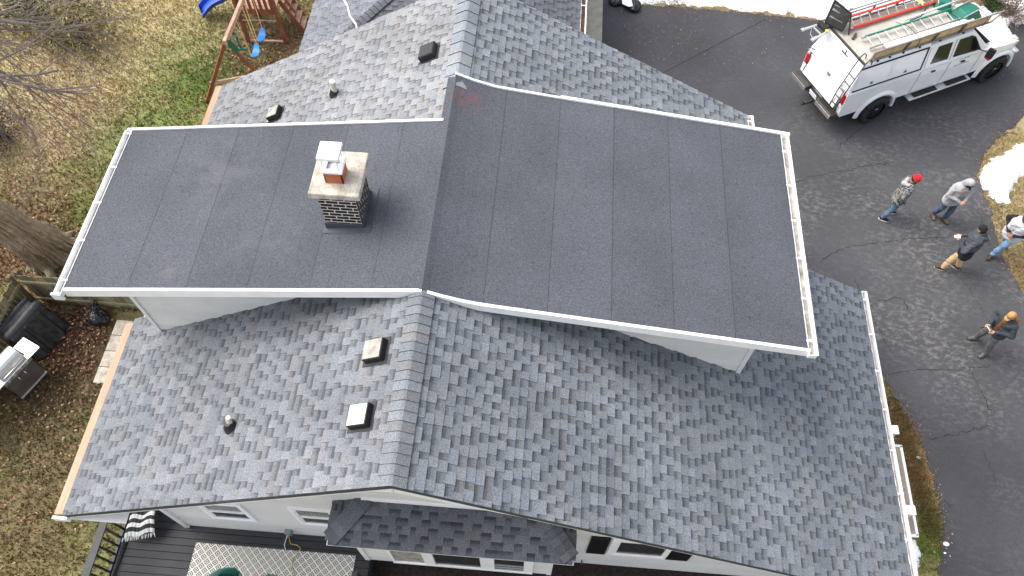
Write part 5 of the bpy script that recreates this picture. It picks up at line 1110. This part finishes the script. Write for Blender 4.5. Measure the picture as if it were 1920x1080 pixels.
    b = MB(); b.add([rearpt(-.78, .93, .0), rearpt(.78, .93, .0), rearpt(.74, 2.40, .0), rearpt(-.74, 2.40, .0), rearpt(-.78, .93, .03), rearpt(.78, .93, .03), rearpt(.74, 2.40, .03), rearpt(-.74, 2.40, .03)], [(0, 1, 2, 3), (7, 6, 5, 4), (0, 4, 5, 1), (1, 5, 6, 2), (2, 6, 7, 3), (3, 7, 4, 0)]); rd = B_('rear_door', 'truck_white', capo, .012, b=b)
    b = MB(); b.bar(rearpt(0.02, 1.0, .034), rearpt(0.02, 2.38, .034), .006, .006); B_('door_seam', 'rack_grey', rd, 0, b=b)
    b = MB(); P = rearpt(-.05, 1.55, .045); b.box(P, (.03, .10, .12)); b.box(P+Vector((.02, .0, .14)), (.03, .05, .12)); b.box(P+Vector((0, .06, .02)), (.04, .03, .05)); B_('door_latch', 'aluminium', rd, .006, b=b)
    b = MB(); P = rearpt(-.12, 2.30, .045); b.bar(P+Vector((0, -.12, 0)), P+Vector((0, .14, 0)), .02, .02); b.bar(P, P+Vector((.03, 0, .12)), .02, .02); B_('brake_light', 'rack_metal', rd, 0, b=b)
    b = MB(); b.box((-1.44, 0, .90), (.05, 1.5, .05)); B_('door_sill', 'rubber', capo, 0, b=b)
    def sp(x, z, o=0): t = (z-z0)/(z1-z0); return Vector((x, -(yb-(yb-yt)*t)-o, z))
    for x0, x1, in ((-1.26, -.09), (-.07, 1.02)):
        b = MB(); P = [sp(x0, 1.68, .012), sp(x1, 1.68, .012), sp(x1, 2.33, .012), sp(x0+(.1 if x0 < -1 else 0), 2.33, .012)]; b.quad(P); b.quad([P[0], P[1], sp(x1, 1.68), sp(x0, 1.68)]); d = B_('side_door', 'truck_white', capo, 0, b=b)
        b = MB(); b.box(sp((x0+x1)/2, 1.78, .02), (.09, .02, .1)); B_('door_latch', 'aluminium', d, .004, b=b)
        b = MB(); b.box(sp((x0+x1)/2, 1.78, .03), (.05, .01, .05)); B_('keyhole', 'rubber', d, 0, b=b)
    b = MB(); b.bar(sp(-1.28, 1.655, .016), sp(1.06, 1.655, .016), .02, .028); b.bar(sp(-1.2, 2.35, .016), sp(1.08, 2.35, .016), .03, .035); b.bar(sp(1.055, 1.66, .018), sp(1.07, 2.37, .018), .025, .02, up=(0, 1, 0)); B_('rubber_seal', 'rubber', capo, 0, b=b)
    b = MB(); b.bar((xt-.01, -.84, z1+.02), (xt-.01, .84, z1+.02), .05, .05); b.bar((xt+.25, .12, z1+.05), (xt+.45, .25, z1+.08), .07, .05); B_('roof_bar', 'rack_metal', capo, .006, b=b)
    # rear ladder
    b = MB()
    for y in (-.90, -.64):
        b.tube([(-1.50, y, .95), (-1.46, y, 1.5), (-1.28, y, 2.3), (-1.20, y, 2.62), (-1.10, y, 2.72), (-1.0, y, 2.62), (-.98, y, 2.5)], .016, 8)
    for i in range(5): t = i/5; z = 1.1+1.25*t; x = -1.49+.20*t**1.6; b.tube([(x, -.90, z), (x, -.64, z)], .013, 6)
    B_('rear_ladder', 'rack_metal', capo, 0, b=b, smooth=True)
    b = MB(); b.tube([(-1.5, .90, 1.6), (-1.42, .90, 1.75), (-1.36, .78, 1.75)], .014, 6); B_('grab_handle', 'rack_metal', capo, 0, b=b)
    # ---- side racks
    for s in (-1, 1):
        x0, x1, zr = -.92, 3.42, 2.80; y = s*.80; b = MB()
        b.bar((x0, y, zr), (x1+.02, y, zr), .04, .04); b.bar((x0-.02, y, z1+.05), (x1-.25, y, z1+.05), .045, .04); b.bar((x1, y, zr), (x1-.25, y, z1+.05), .05, .04); b.bar((x0, y, zr), (x0-.03, y, z1+.05), .05, .04)
        rk = B_('ladder_rack', 'rack_grey', b=b, bevel=.006)
        for x in (.15, 1.1, 2.05): b = MB(); b.bar((x+.12, y+s*.003, zr-.02), (x, y+s*.003, z1+.05), .05, .03, up=(0, 1, 0)); B_('rack_brace', 'rack_metal', rk, 0, b=b)
        for x in (-.7, -.3, .15, .7, 1.4, 2.2): b = MB(); b.box((x, y-.02*s*-1, z1+.01), (.05, .07, .05)); B_('rack_foot', 'rack_metal', rk, .004, b=b)
truck_body()
def T3(p): return TI @ Vector(p)
ZC = 2.49
def load(name, label, cat, m, fn, p0, group=None, bevel=.004, smooth=False):
    b = MB(); fn(b); o = thing(name, tuple(TO+Vector((0, 0, .012))), label, cat, group, rz=TA); return o
def lthing(name, label, cat, loc, group=None):
    """a thing resting on the truck; its children are built in truck coordinates shifted to loc"""
    o = thing(name, tuple(T3(loc)), label, cat, group, rz=TA); o['_o'] = 0; del o['_o']; return o
def lad(name, label, y0, y1, x0, x1, z, m, mr, tilt=0, pitch=.3, railh=.08, skew=0, m2=None, rw=.028):
    loc = Vector(((x0+x1)/2, (y0+y1)/2, z)); r = lthing(name, label, 'ladder', loc); Mt = Matrix.Rotation(tilt, 3, 'X')@Matrix.Rotation(skew, 3, 'Z'); hl = (x1-x0)/2; hw = (y1-y0)/2
    for k, s in enumerate((-1, 1)):
        b = MB(); b.box(Mt@Vector((0, s*hw, 0)), (2*hl, rw, railh), mtx=Mt); b.build('rail', (m2 if (m2 and s > 0) else m), r, local=True, bevel=.004)
    n = int(2*hl/pitch)
    for i in range(n): x = -hl+.15+i*pitch; b = MB(); b.tube([Mt@Vector((x, -hw, 0)), Mt@Vector((x, hw, 0))], .017, 8); b.build('rung', mr, r, local=True)
    for s in (-1, 1): b = MB(); b.box(Mt@Vector((-hl+.04, s*hw, 0)), (.09, .05, railh+.02), mtx=Mt); b.build('foot', 'aluminium', r, local=True, bevel=.006)
    return r
lad('extension_ladder', 'aluminium ladder with one green rail lying flat on the truck roof', -.42, -.02, -.72, 2.35, ZC+.13, 'aluminium', 'aluminium', tilt=.10, m2='ladder_green')
lad('extension_ladder', 'orange fibreglass extension ladder along the far side of the truck roof', .44, .76, -.75, 3.2, ZC+.16, 'ladder_orange', 'aluminium', tilt=.55, railh=.11, rw=.06)
lad('extension_ladder', 'white ladder on the far rack of the truck beyond the orange ladder', .90, 1.32, -.55, 3.4, ZC+.36, 'paper_white', 'paper_white', tilt=.1, railh=.08, rw=.05)
r = lthing('lumber', 'long white board lying on the truck roof against the near rack', 'board', (1.15, -.58, ZC+.15)); 
b = MB(); b.box((0, 0, 0), (2.95, .17, .05), rz=-.02); b.build('board', 'lumber_white', r, local=True, bevel=.004)
r = lthing('plywood', 'tan wooden planks standing on edge inside the near side rack of the truck', 'planks', (1.1, -.75, ZC+.14))
for k, (x0, x1) in enumerate(((-1.95, .2), (.22, 2.0))): b = MB(); b.box(((x0+x1)/2, 0, 0), (x1-x0, .04, .24)); b.build('plank', 'lumber', r, local=True, bevel=.004)
def barrow(label, x, y, rz, sc_=1.):
    r = thing('wheelbarrow', tuple(T3((x, y, ZC))), label, 'wheelbarrow', 'green wheelbarrow trays on the truck roof', rz=TA+rz)
    b = MB(); V = []; n = 24
    def ringp(L_, W_, z, sh): 
        out = []
        for i in range(n): a = 2*math.pi*i/n; c, s = math.cos(a), math.sin(a); e = .55; out.append((sc_*(L_*math.copysign(abs(c)**e, c)+sh), sc_*(W_*(1-.18*c)*math.copysign(abs(s)**e, s)), sc_*z))
        return out
    R4 = [ringp(.47, .36, .0, 0), ringp(.45, .34, .02, 0), ringp(.27, .22, .27, -.03), ringp(.23, .18, .29, -.03)]
    for q in R4: V += q
    F = [(j*n+i, j*n+(i+1) % n, (j+1)*n+(i+1) % n, (j+1)*n+i) for j in range(3) for i in range(n)]+[tuple(3*n+i for i in range(n))]; b.add(V, F); b.build('tray', 'barrow_green', r, local=True, smooth=False, bevel=.012)
    b = MB()
    for s in (-1, 1): b.tube([(-.45*sc_, s*.20, .30*sc_), (.3, s*.2, .33*sc_)], .018, 8)
    b.build('handle', 'aluminium', r, local=True); return r
barrow('larger green wheelbarrow tray upside down on the truck roof by the near rack', 2.68, -.30, .15)
barrow('green wheelbarrow tray farther from the near rack, behind a silver pole', 2.42, .38, .9, .72)
b = MB(); b.tube([T3((.9, .15, ZC+.1)), T3((2.4, -.02, ZC+.42)), T3((4.1, -.05, ZC+.55))], .028, 10); tag(b.build('pole', 'aluminium', smooth=True), 'silver pole slanting over the green wheelbarrow trays', 'pole')
b = MB(); b.tube([T3((1.55, .12, ZC+.32)), T3((1.5, .16, ZC+.3)), T3((1.42, .08, ZC+.2)), T3((1.28, .02, ZC+.20)), T3((1.0, .08, ZC+.1))], .018, 6); tag(b.build('bungee_strap', 'rubber', smooth=True), 'black rubber strap lying over the green rail of the ladder', 'strap')
b = MB(); K = T3((1.55, .42, ZC+.30)); b.tube([T3((1.45, .86, ZC+.42)), K, T3((1.95, .8, ZC+.42))], .02, 6)
for i in range(5): a = i*1.25; b.tube([K, K+Vector((.12*math.cos(a), .12*math.sin(a), -.02))], .018, 5)
tag(b.build('tie_rope', 'strap_yellow', smooth=True), 'pale yellow knotted rope tied round the orange ladder', 'rope')
for i, (x, lab) in enumerate(((.55, 'thin dark lashing cord over the white board nearer the truck tail'), (2.0, 'thin dark lashing cord looped twice round the rack above the cab'), (2.85, 'thin dark lashing cord nearest the windscreen'))):
    b = MB(); b.tube([T3((x, -.84, ZC+.0)), T3((x-.02, -.835, ZC+.33)), T3((x, -.6, ZC+.34)), T3((x+.1, -.2, ZC+.24)), T3((x+.1, .2, ZC+.05))], .009, 5); tag(b.build('lashing_cord', 'rubber'), lab, 'cord', 'lashing cords over the truck load')
# shingle hoist platform hanging off the rear left corner
def hoist():
    r = thing('ladder_hoist', tuple(T3((-1.0, .55, ZC))), 'black ladder hoist carriage with silver arms on the rear left of the truck roof', 'hoist')
    z = 2.95; c = [Vector(G(1440+a/4, q/4, zz)) for a, q, zz in ((428, 165, 2.62), (500, 2, 3.0), (625, 105, 3.0), (560, 232, 2.62))]; n = (c[1]-c[0]).cross(c[3]-c[0]).normalized()*-.03
    if n.z < 0: n = -n
    b = MB(); b.bar(c[0], c[1], .04, .05); b.bar(c[1], c[2], .04, .05); b.bar(c[2], c[3], .04, .05); b.bar(c[3], c[0], .04, .05); b.build('frame', 'rubber', r, bevel=.004)
    b = MB(); e = .04; b.add([c[0], c[1], c[2], c[3]]+[q-n*.3 for q in c], [(0, 1, 2, 3), (7, 6, 5, 4), (0, 4, 5, 1), (1, 5, 6, 2), (2, 6, 7, 3), (3, 7, 4, 0)]); b.build('plate', 'rubber', r)
    for t, wd in ((.3, .05), (.62, .08), (.82, .03)): b = MB(); b.bar(c[0].lerp(c[1], t)+(c[3]-c[0])*.1+n, c[0].lerp(c[1], t)+(c[3]-c[0])*.85+n, wd, .03); b.build('crossbar', 'rack_grey', r, bevel=.004)
    for (a0, a1, q0, q1) in ((440, 165, 262, 222), (445, 240, 335, 298)):
        P, Q = G(1440+a0/4, a1/4, 2.6), G(1440+q0/4, q1/4, 2.5); b = MB(); b.bar(P, Q, .05, .06); b.box(Q, (.1, .09, .05), rz=.5); b.build('arm', 'aluminium', r, bevel=.008); b = MB(); m_ = P.lerp(Q, .32 if a0 == 440 else .08)+Vector((0, 0, .05)); b.tube([m_-Vector((0, 0, .03)), m_+Vector((0, 0, .03))], .05, 14); b.build('pulley', 'yellow', r)
    P, Q = G(1440+330/4, 195/4, 2.55), G(1440+400/4, 262/4, 2.55); b = MB(); b.bar(P, Q, .03, .05); b.build('strut', 'aluminium', r, bevel=.006)
    P, Q = G(1440+385/4, 170/4, 2.6), G(1440+440/4, 222/4, 2.6); b = MB(); b.tube([P, Q], .09, 14); b.build('motor', 'rubber', r)
    b = MB(); P = G(1440+330/4, 205/4, 2.5); b.tube([P, P+Vector((-.03, -.15, -.1)), P+Vector((.0, -.3, -.1)), P+Vector((.1, -.35, 0))], .006, 5); b.build('cable', 'paper_white', r)
    for k in (0, 1):
        P, Q = (c[2], T3((-.85, .32, ZC))) if k else (c[1], T3((-1.1, .75, ZC))); b = MB(); b.bar(P, Q, .03, .03); b.build('prop', 'rack_metal', r)
hoist()
# ------------------------------------------------------------------ people
def person(px_feet, face, label, P):
    """P: pose in local metres, x forward, y left, z up (dict of joints)"""
    c = (G(*px_feet[0])+G(*px_feet[1]))/2; r = thing('person', (c.x, c.y, .014), label, 'person', rz=face); k = P.get('h', 1.0)
    Ri = Matrix.Rotation(-face, 3, 'Z'); F = [Ri@(G(*q)-c) for q in px_feet]    # feet where they stand
    J = P; V = lambda *a: Vector(a)
    lean = J.get('lean', V(0, 0, 0)); hipc = V(J.get('hx', 0), J.get('hy', 0), .93*k); ch = hipc+V(.02, 0, .40*k)+lean; neck = hipc+V(0, 0, .56*k)+lean*1.25; head = neck+V(.05+J.get('hf', .02), J.get('hs', 0), .16*k)
    d = F[0]-F[1]; L_, R_ = (F[0], F[1]) if F[0].y > F[1].y else (F[1], F[0])
    legs = []
    for s, f in ((1, L_), (-1, R_)):
        an = V(f.x, f.y, .09); hp = hipc+V(0, s*.095, 0); kn = hp.lerp(an, .48)+V(.06, s*.01, 0); legs.append((s, hp, kn, an))
    arms = []
    for s, key in ((1, 'la'), (-1, 'ra')):
        sh = neck+V(-.0, s*.19*k, -.07*k); el, wr = J[key]; arms.append((s, sh, V(*el), V(*wr)))
    # --- body: one continuous surface
    b = MB(); b.cap(hipc+V(0, -.06, 0), hipc+V(0, .06, 0), .115, .115); b.cap(hipc, ch, .12, .135); b.cap(ch+V(0, -.07, 0), ch+V(0, .07, 0), .115, .115); b.cap(ch, neck, .11, .06); b.cap(neck+V(0, -.14, -.06), neck+V(0, .14, -.06), .06, .06); b.cap(neck, head, .058, .06)
    hd = J.get('hdir', V(1, 0, -.35)).normalized(); yh = V(0, 0, 1).cross(hd).normalized(); zh = hd.cross(yh); hm = Matrix((hd, yh, zh)).transposed()
    b.ell(head+zh*.02, (.095, .078, .115), mtx=hm, seg=18, rings=12); b.ell(head+hd*.035-zh*.05, (.062, .055, .065), mtx=hm)
    b.cap(head+hd*.088+zh*.015, head+hd*.108-zh*.018, .010, .016); 
    for s in (-1, 1): b.ell(head+yh*s*.08-zh*.0, (.018, .011, .03), mtx=hm)
    b.cap(head+hd*.086-yh*.02-zh*.052, head+hd*.086+yh*.02-zh*.052, .010, .010)
    for s, hp, kn, an in legs: b.cap(hp, kn, .082, .056); b.cap(kn, an, .054, .038); b.cap(an+V(-.03, 0, -.04), an+V(.13, s*.02, -.05), .035, .03)
    for s, sh, el, wr in arms:
        b.cap(sh, el, .048, .037); b.cap(el, wr, .036, .026); dd = (wr-el).normalized(); hd_ = J.get('handdir', {}).get(s, dd); hd_ = V(*hd_).normalized(); sid = hd_.cross(V(0, 0, 1)); sid = sid.normalized() if sid.length > .1 else V(0, 1, 0); up = sid.cross(hd_)
        pal = wr+hd_*.05; b.cap(wr, pal-sid*.018, .026, .02); b.cap(wr, pal+sid*.018, .026, .02); b.cap(pal-sid*.025+hd_*.02, pal+sid*.025+hd_*.02, .016, .016)
        for i, (o_, l1) in enumerate(((-.034, .062), (-.012, .075), (.011, .07), (.032, .055))):
            q0 = pal+sid*o_+hd_*.028; q1 = q0+hd_*l1*.55-up*.006; q2 = q1+hd_*l1*.35-up*.024; b.cap(q0, q1, .0095, .0085, 8); b.cap(q1, q2, .0085, .0075, 8)
        t0 = wr+hd_*.02+sid*(-s)*.03; t1 = t0+hd_*.04+sid*(-s)*.022-up*.01; b.cap(t0, t1, .011, .009, 8); b.cap(t1, t1+hd_*.028-up*.01, .009, .008, 8)
    body = b.remesh('body', J.get('skin', 'skin'), r, vox=.0085, smooth=1)
    b = MB()
    for s in (-1, 1): b.ell(head+hd*.086+yh*s*.032+zh*.022, (.011, .013, .008), mtx=hm)
    b.build('eyes', 'eye', body, local=True, smooth=True)
    if J.get('beard'): 
        b = MB(); b.ell(head+hd*.045-zh*.068, (.058, .056, .045), mtx=hm); b.build('beard', 'hat_black', body, local=True, smooth=True)
    b = MB(); b.ell(head-hd*.022-zh*.012, (.088, .083, .085), mtx=hm); b.build('hair', 'hat_black', body, local=True, smooth=True)
    # --- clothes
    def wrinkle(sc1, a):
        def push(c, n): return c+n*((fbm(c[:, 0]*sc1+c[:, 2]*sc1*1.3, c[:, 1]*sc1-c[:, 2]*sc1, 3)-.5)*a)[:, None]
        return push
    b = MB(); b.cap(hipc+V(0, -.075, .0), hipc+V(0, .075, .0), .12, .12)
    for s, hp, kn, an in legs: b.cap(hp, kn, .112, .082); b.cap(kn, an+V(-.005, 0, .05), .082, .068)
    b.remesh('trousers', J['trousers'], r, vox=.011, smooth=2, push=wrinkle(13, .035))
    tf = J.get('torso', 1.0); low = hipc+V(0, 0, J.get('hem', -.06))
    def torso(b, low, extra=0):
        b.cap(low+V(0, -.08, 0), low+V(0, .08, 0), .155*tf+extra, .155*tf+extra); b.cap(low+V(0, -.08, 0), ch+V(0, -.08, 0), .145*tf+extra, .15*tf+extra); b.cap(low+V(0, .08, 0), ch+V(0, .08, 0), .145*tf+extra, .15*tf+extra); b.cap(ch+V(0, -.08, .05), ch+V(0, .08, .05), .145*tf+extra, .145*tf+extra); b.cap(ch, neck+V(0, 0, -.04), .14*tf+extra, .09+extra); b.cap(neck+V(0, -.14, -.07), neck+V(0, .14, -.07), .085+extra, .085+extra)
    def sleeves(b, ex=0):
        for s, sh, el, wr in arms: b.cap(sh, el, .088+ex, .068+ex); b.cap(el, el.lerp(wr, .93), .066+ex, .046+ex)
    if J.get('two'):      # darker lower half and another colour above
        b = MB(); torso(b, low); bb = b.remesh('sweatshirt', J['two'], r, vox=.011, smooth=2, push=wrinkle(9, .05))
        b = MB(); torso(b, hipc+V(0, 0, .24), .012); sleeves(b, .004); b.remesh('sweatshirt_top', J['jacket'], bb, vox=.011, smooth=2, push=wrinkle(9, .05))
    elif J.get('sleeve'):
        b = MB(); torso(b, low, .008); bb = b.remesh('vest', J['jacket'], r, vox=.011, smooth=2, push=wrinkle(9, .05)); b = MB(); sleeves(b, .008); b.cap(neck+V(-.02, -.14, -.08), neck+V(-.02, .14, -.08), .088, .088); b.remesh('sleeves', J['sleeve'], r, vox=.011, smooth=2, push=wrinkle(11, .03))
    else:
        b = MB(); torso(b, low); sleeves(b); bb = b.remesh('jacket', J['jacket'], r, vox=.011, smooth=2, push=wrinkle(9, .05))
    if J.get('front'):
        b = MB(); b.cap(low+V(.085, 0, .02), ch+V(.10, 0, .1), .085, .075); b.remesh('shirt', J['front'], r, vox=.01, smooth=2)
    hs_ = J.get('hood')
    if hs_ == 'up':
        b = MB(); b.ell(head-hd*.02+zh*.03, (.118, .112, .135), mtx=hm, seg=18, rings=12); b.cap(head-hd*.03, neck, .11, .105); hdn = b.remesh('hood', J['jacket'], r, vox=.01, smooth=2)
        b = MB(); b.ell(head+hd*.05+zh*.0, (.062, .082, .098), mtx=hm); b.build('hood_opening', 'hat_black', hdn, local=True, smooth=True)
        b = MB(); b.ell(head+hd*.075-zh*.03, (.045, .052, .06), mtx=hm); b.cap(head+hd*.115+zh*.0, head+hd*.125-zh*.03, .009, .013); b.build('face', J.get('skin', 'skin'), r, local=True, smooth=True)
        b = MB(); b.cap(head+hd*.06+zh*.05-yh*.04, head+hd*.06+zh*.05+yh*.04, .05, .05); b.cap(head+hd*.10+zh*.04-yh*.02, head+hd*.15+zh*.025+yh*.0, .03, .03); b.remesh('cap', 'hat_black', r, vox=.009)
    elif hs_ == 'down':
        b = MB(); q = neck+V(-.11, 0, -.01); b.cap(q+V(.05, -.11, .02), q+V(-.03, 0, -.05), .05, .065); b.cap(q+V(.05, .11, .02), q+V(-.03, 0, -.05), .05, .065); b.cap(q+V(-.03, 0, -.05), q+V(-.02, 0, -.14), .075, .045); b.remesh('hood', J.get('hoodm', J['jacket']), r, vox=.01, smooth=2)
    if J.get('hat'):
        b = MB(); n = 18; hb = head+zh*.035-hd*.012
        rings = ((.0, .102, .086), (.03, .106, .091), (.07, .10, .086), (.105, .078, .068), (.128, .04, .036), (.133, .004, .004)); V_ = []
        for z_, ra, rb in rings:
            for i in range(n): a = 2*math.pi*i/n; V_.append(hb+hd*ra*math.cos(a)+yh*rb*math.sin(a)+zh*z_)
        b.add(V_, [(j*n+i, j*n+(i+1) % n, (j+1)*n+(i+1) % n, (j+1)*n+i) for j in range(5) for i in range(n)]); ht = b.build('hat', J['hat'], r, local=True, smooth=True)
        if J.get('brim'):
            b = MB(); pts = [hb+hd*(.08+.0)+yh*.075, hb+hd*.15+yh*.055-zh*.01, hb+hd*.175-zh*.014, hb+hd*.15-yh*.055-zh*.01, hb+hd*.08-yh*.075]; b.add([p+zh*.012 for p in pts]+[p for p in pts], [(0, 1, 2, 3, 4), (9, 8, 7, 6, 5)]+[(i, i+5, (i+1) % 5+5, (i+1) % 5) for i in range(5)]); b.build('visor', J['hat'], ht, local=True)
        else: b = MB(); b.tube([hb+hd*.104*math.cos(a)+yh*.09*math.sin(a)+zh*.012 for a in [2*math.pi*i/20 for i in range(21)]], .013, 6, cap=False); b.build('hat_cuff', J['hat'], ht, local=True, smooth=True)
    for s, hp, kn, an in legs:
        td = V(1, s*.25, 0).normalized(); td = Matrix.Rotation(J.get('toe', {}).get(s, 0), 3, 'Z')@td
        b = MB(); b.cap(an+V(0, 0, .09), an+V(0, 0, -.02), .056, .052); b.cap(an-td*.04-V(0, 0, .035), an+td*.14-V(0, 0, .047), .05, .041); b.cap(an+td*.03, an+td*.1-V(0, 0, .03), .045, .04)
        bo = b.remesh('boot', J['boots'], r, vox=.01, smooth=1)
        b = MB(); sd = V(-td.y, td.x, 0); pts = []
        for i in range(14): a = 2*math.pi*i/14; pts.append(td*(.045+.145*math.cos(a))+sd*.052*math.sin(a)*(1.05-.1*math.cos(a)))
        b.add([V(an.x, an.y, 0)+p for p in pts]+[V(an.x, an.y, .025)+p for p in pts], [tuple(range(14))[::-1], tuple(range(14, 28))]+[(i, (i+1) % 14, 14+(i+1) % 14, 14+i) for i in range(14)]); b.build('sole', J.get('sole', 'sole_dark'), bo, local=True, bevel=.004)
    return r, dict(head=head, arms=arms, neck=neck, ch=ch, hip=hipc)
VV = Vector
def W(r, p): return Matrix.Translation(r.location)@Matrix.Rotation(r.rotation_euler.z, 4, 'Z')@VV(p)
person([(1653, 412), (1667, 400)], R(-8), 'person in a red beanie, grey camouflage jacket, jeans and black sneakers', dict(la=((.02, .29, 1.22), (.14, .20, 1.0)), ra=((-.02, -.28, 1.20), (.10, -.22, .97)), hdir=VV((1, -.5, -.35)), trousers='denim', jacket='camo', hat='hat_red', boots='hat_black', sole='sole_white', hood='down', hoodm='hoodie_grey', lean=VV((.03, 0, 0)), hem=-.12, torso=1.0, skin='skin_dark', beard=True))
person([(1747, 405), (1768, 413)], R(-75), 'person in a light grey hoodie with the hood up, jeans and tan boots, hands together', dict(la=((.06, .33, 1.18), (.30, .05, 1.12)), ra=((.06, -.33, 1.18), (.30, -.05, 1.10)), handdir={1: (.3, -1, 0), -1: (.3, 1, 0)}, hdir=VV((1, -.15, -.75)), hf=.06, trousers='denim_dark', jacket='hoodie_grey', boots='boot_tan', hood='up', torso=1.15, hem=-.1))
r3, j3 = person([(1764, 505), (1792, 503)], R(150), 'person in a black and slate hooded sweatshirt, black beanie, khaki trousers and brown boots', dict(la=((.06, .30, 1.14), (.29, .12, 1.26)), ra=((.04, -.34, 1.14), (.28, -.08, 1.22)), handdir={1: (.8, -.5, 0), -1: (.8, .5, 0)}, hdir=VV((1, -.5, -.4)), hy=-.05, trousers='khaki', jacket='hoodie_slate', two='hoodie_black', hat='hat_black', boots='boot_brown', sole='concrete_pale', hood='down', torso=1.16, hem=-.14, hx=-.05, lean=VV((-.02, -.05, 0))))
r4, j4 = person([(1856, 482), (1880, 464)], R(-145), 'person in a light grey vest with black sleeves, dark beanie and light blue jeans', dict(la=((.05, .36, 1.2), (.30, .08, 1.08)), ra=((.05, -.36, 1.2), (.30, -.06, 1.08)), handdir={1: (.5, -.8, -.2), -1: (.5, .8, -.2)}, hdir=VV((1, .1, -.45)), hx=.08, lean=VV((.04, 0, 0)), trousers='denim_light', jacket='vest_grey', sleeve='hoodie_black', hat='hat_grey', boots='boot_brown', torso=1.15, hem=-.06, skin='skin_dark'))
r5, j5 = person([(1826, 636), (1843, 666)], R(-160), 'person in a mustard cap, dark jacket and orange shirt holding a drone controller', dict(la=((.02, .33, 1.2), (.32, .10, 1.16)), ra=((.02, -.33, 1.2), (.32, -.10, 1.16)), handdir={1: (.9, -.3, .1), -1: (.9, .3, .1)}, hdir=VV((1, .1, -.7)), hf=.05, trousers='grey_trousers', jacket='jacket_dark', front='shirt_orange', hat='hat_mustard', brim=True, boots='boot_grey', torso=1.08, hem=-.05, hood='down', hoodm='shirt_orange', beard=True))
# things they hold
q = W(r5, (.40, 0, 1.18)); o = thing('drone_controller', tuple(q), 'grey drone controller in the hands of the person in the mustard cap', 'controller', rz=r5.rotation_euler.z)
b = MB(); b.box((0, 0, 0), (.11, .17, .035), mtx=Matrix.Rotation(R(-25), 3, 'Y')); b.build('housing', 'rack_grey', o, local=True, bevel=.012)
b = MB(); b.box((.02, 0, .024), (.065, .13, .008), mtx=Matrix.Rotation(R(-25), 3, 'Y')); b.build('screen', 'paper_white', o, local=True)
b = MB(); b.bar((.05, .05, .0), (.17, .09, -.02), .016, .012); b.build('antenna', 'rubber', o, local=True)
b = MB(); b.bar((.05, -.05, .0), (.17, -.09, -.02), .016, .012); b.build('antenna', 'rubber', o, local=True)
q = W(r3, (.37, .08, 1.28)); b = MB(); b.box(q, (.15, .08, .03), rz=r3.rotation_euler.z+.5); tag(b.build('phone', 'paper_white', bevel=.008), 'white phone held by the person in the black beanie', 'phone')
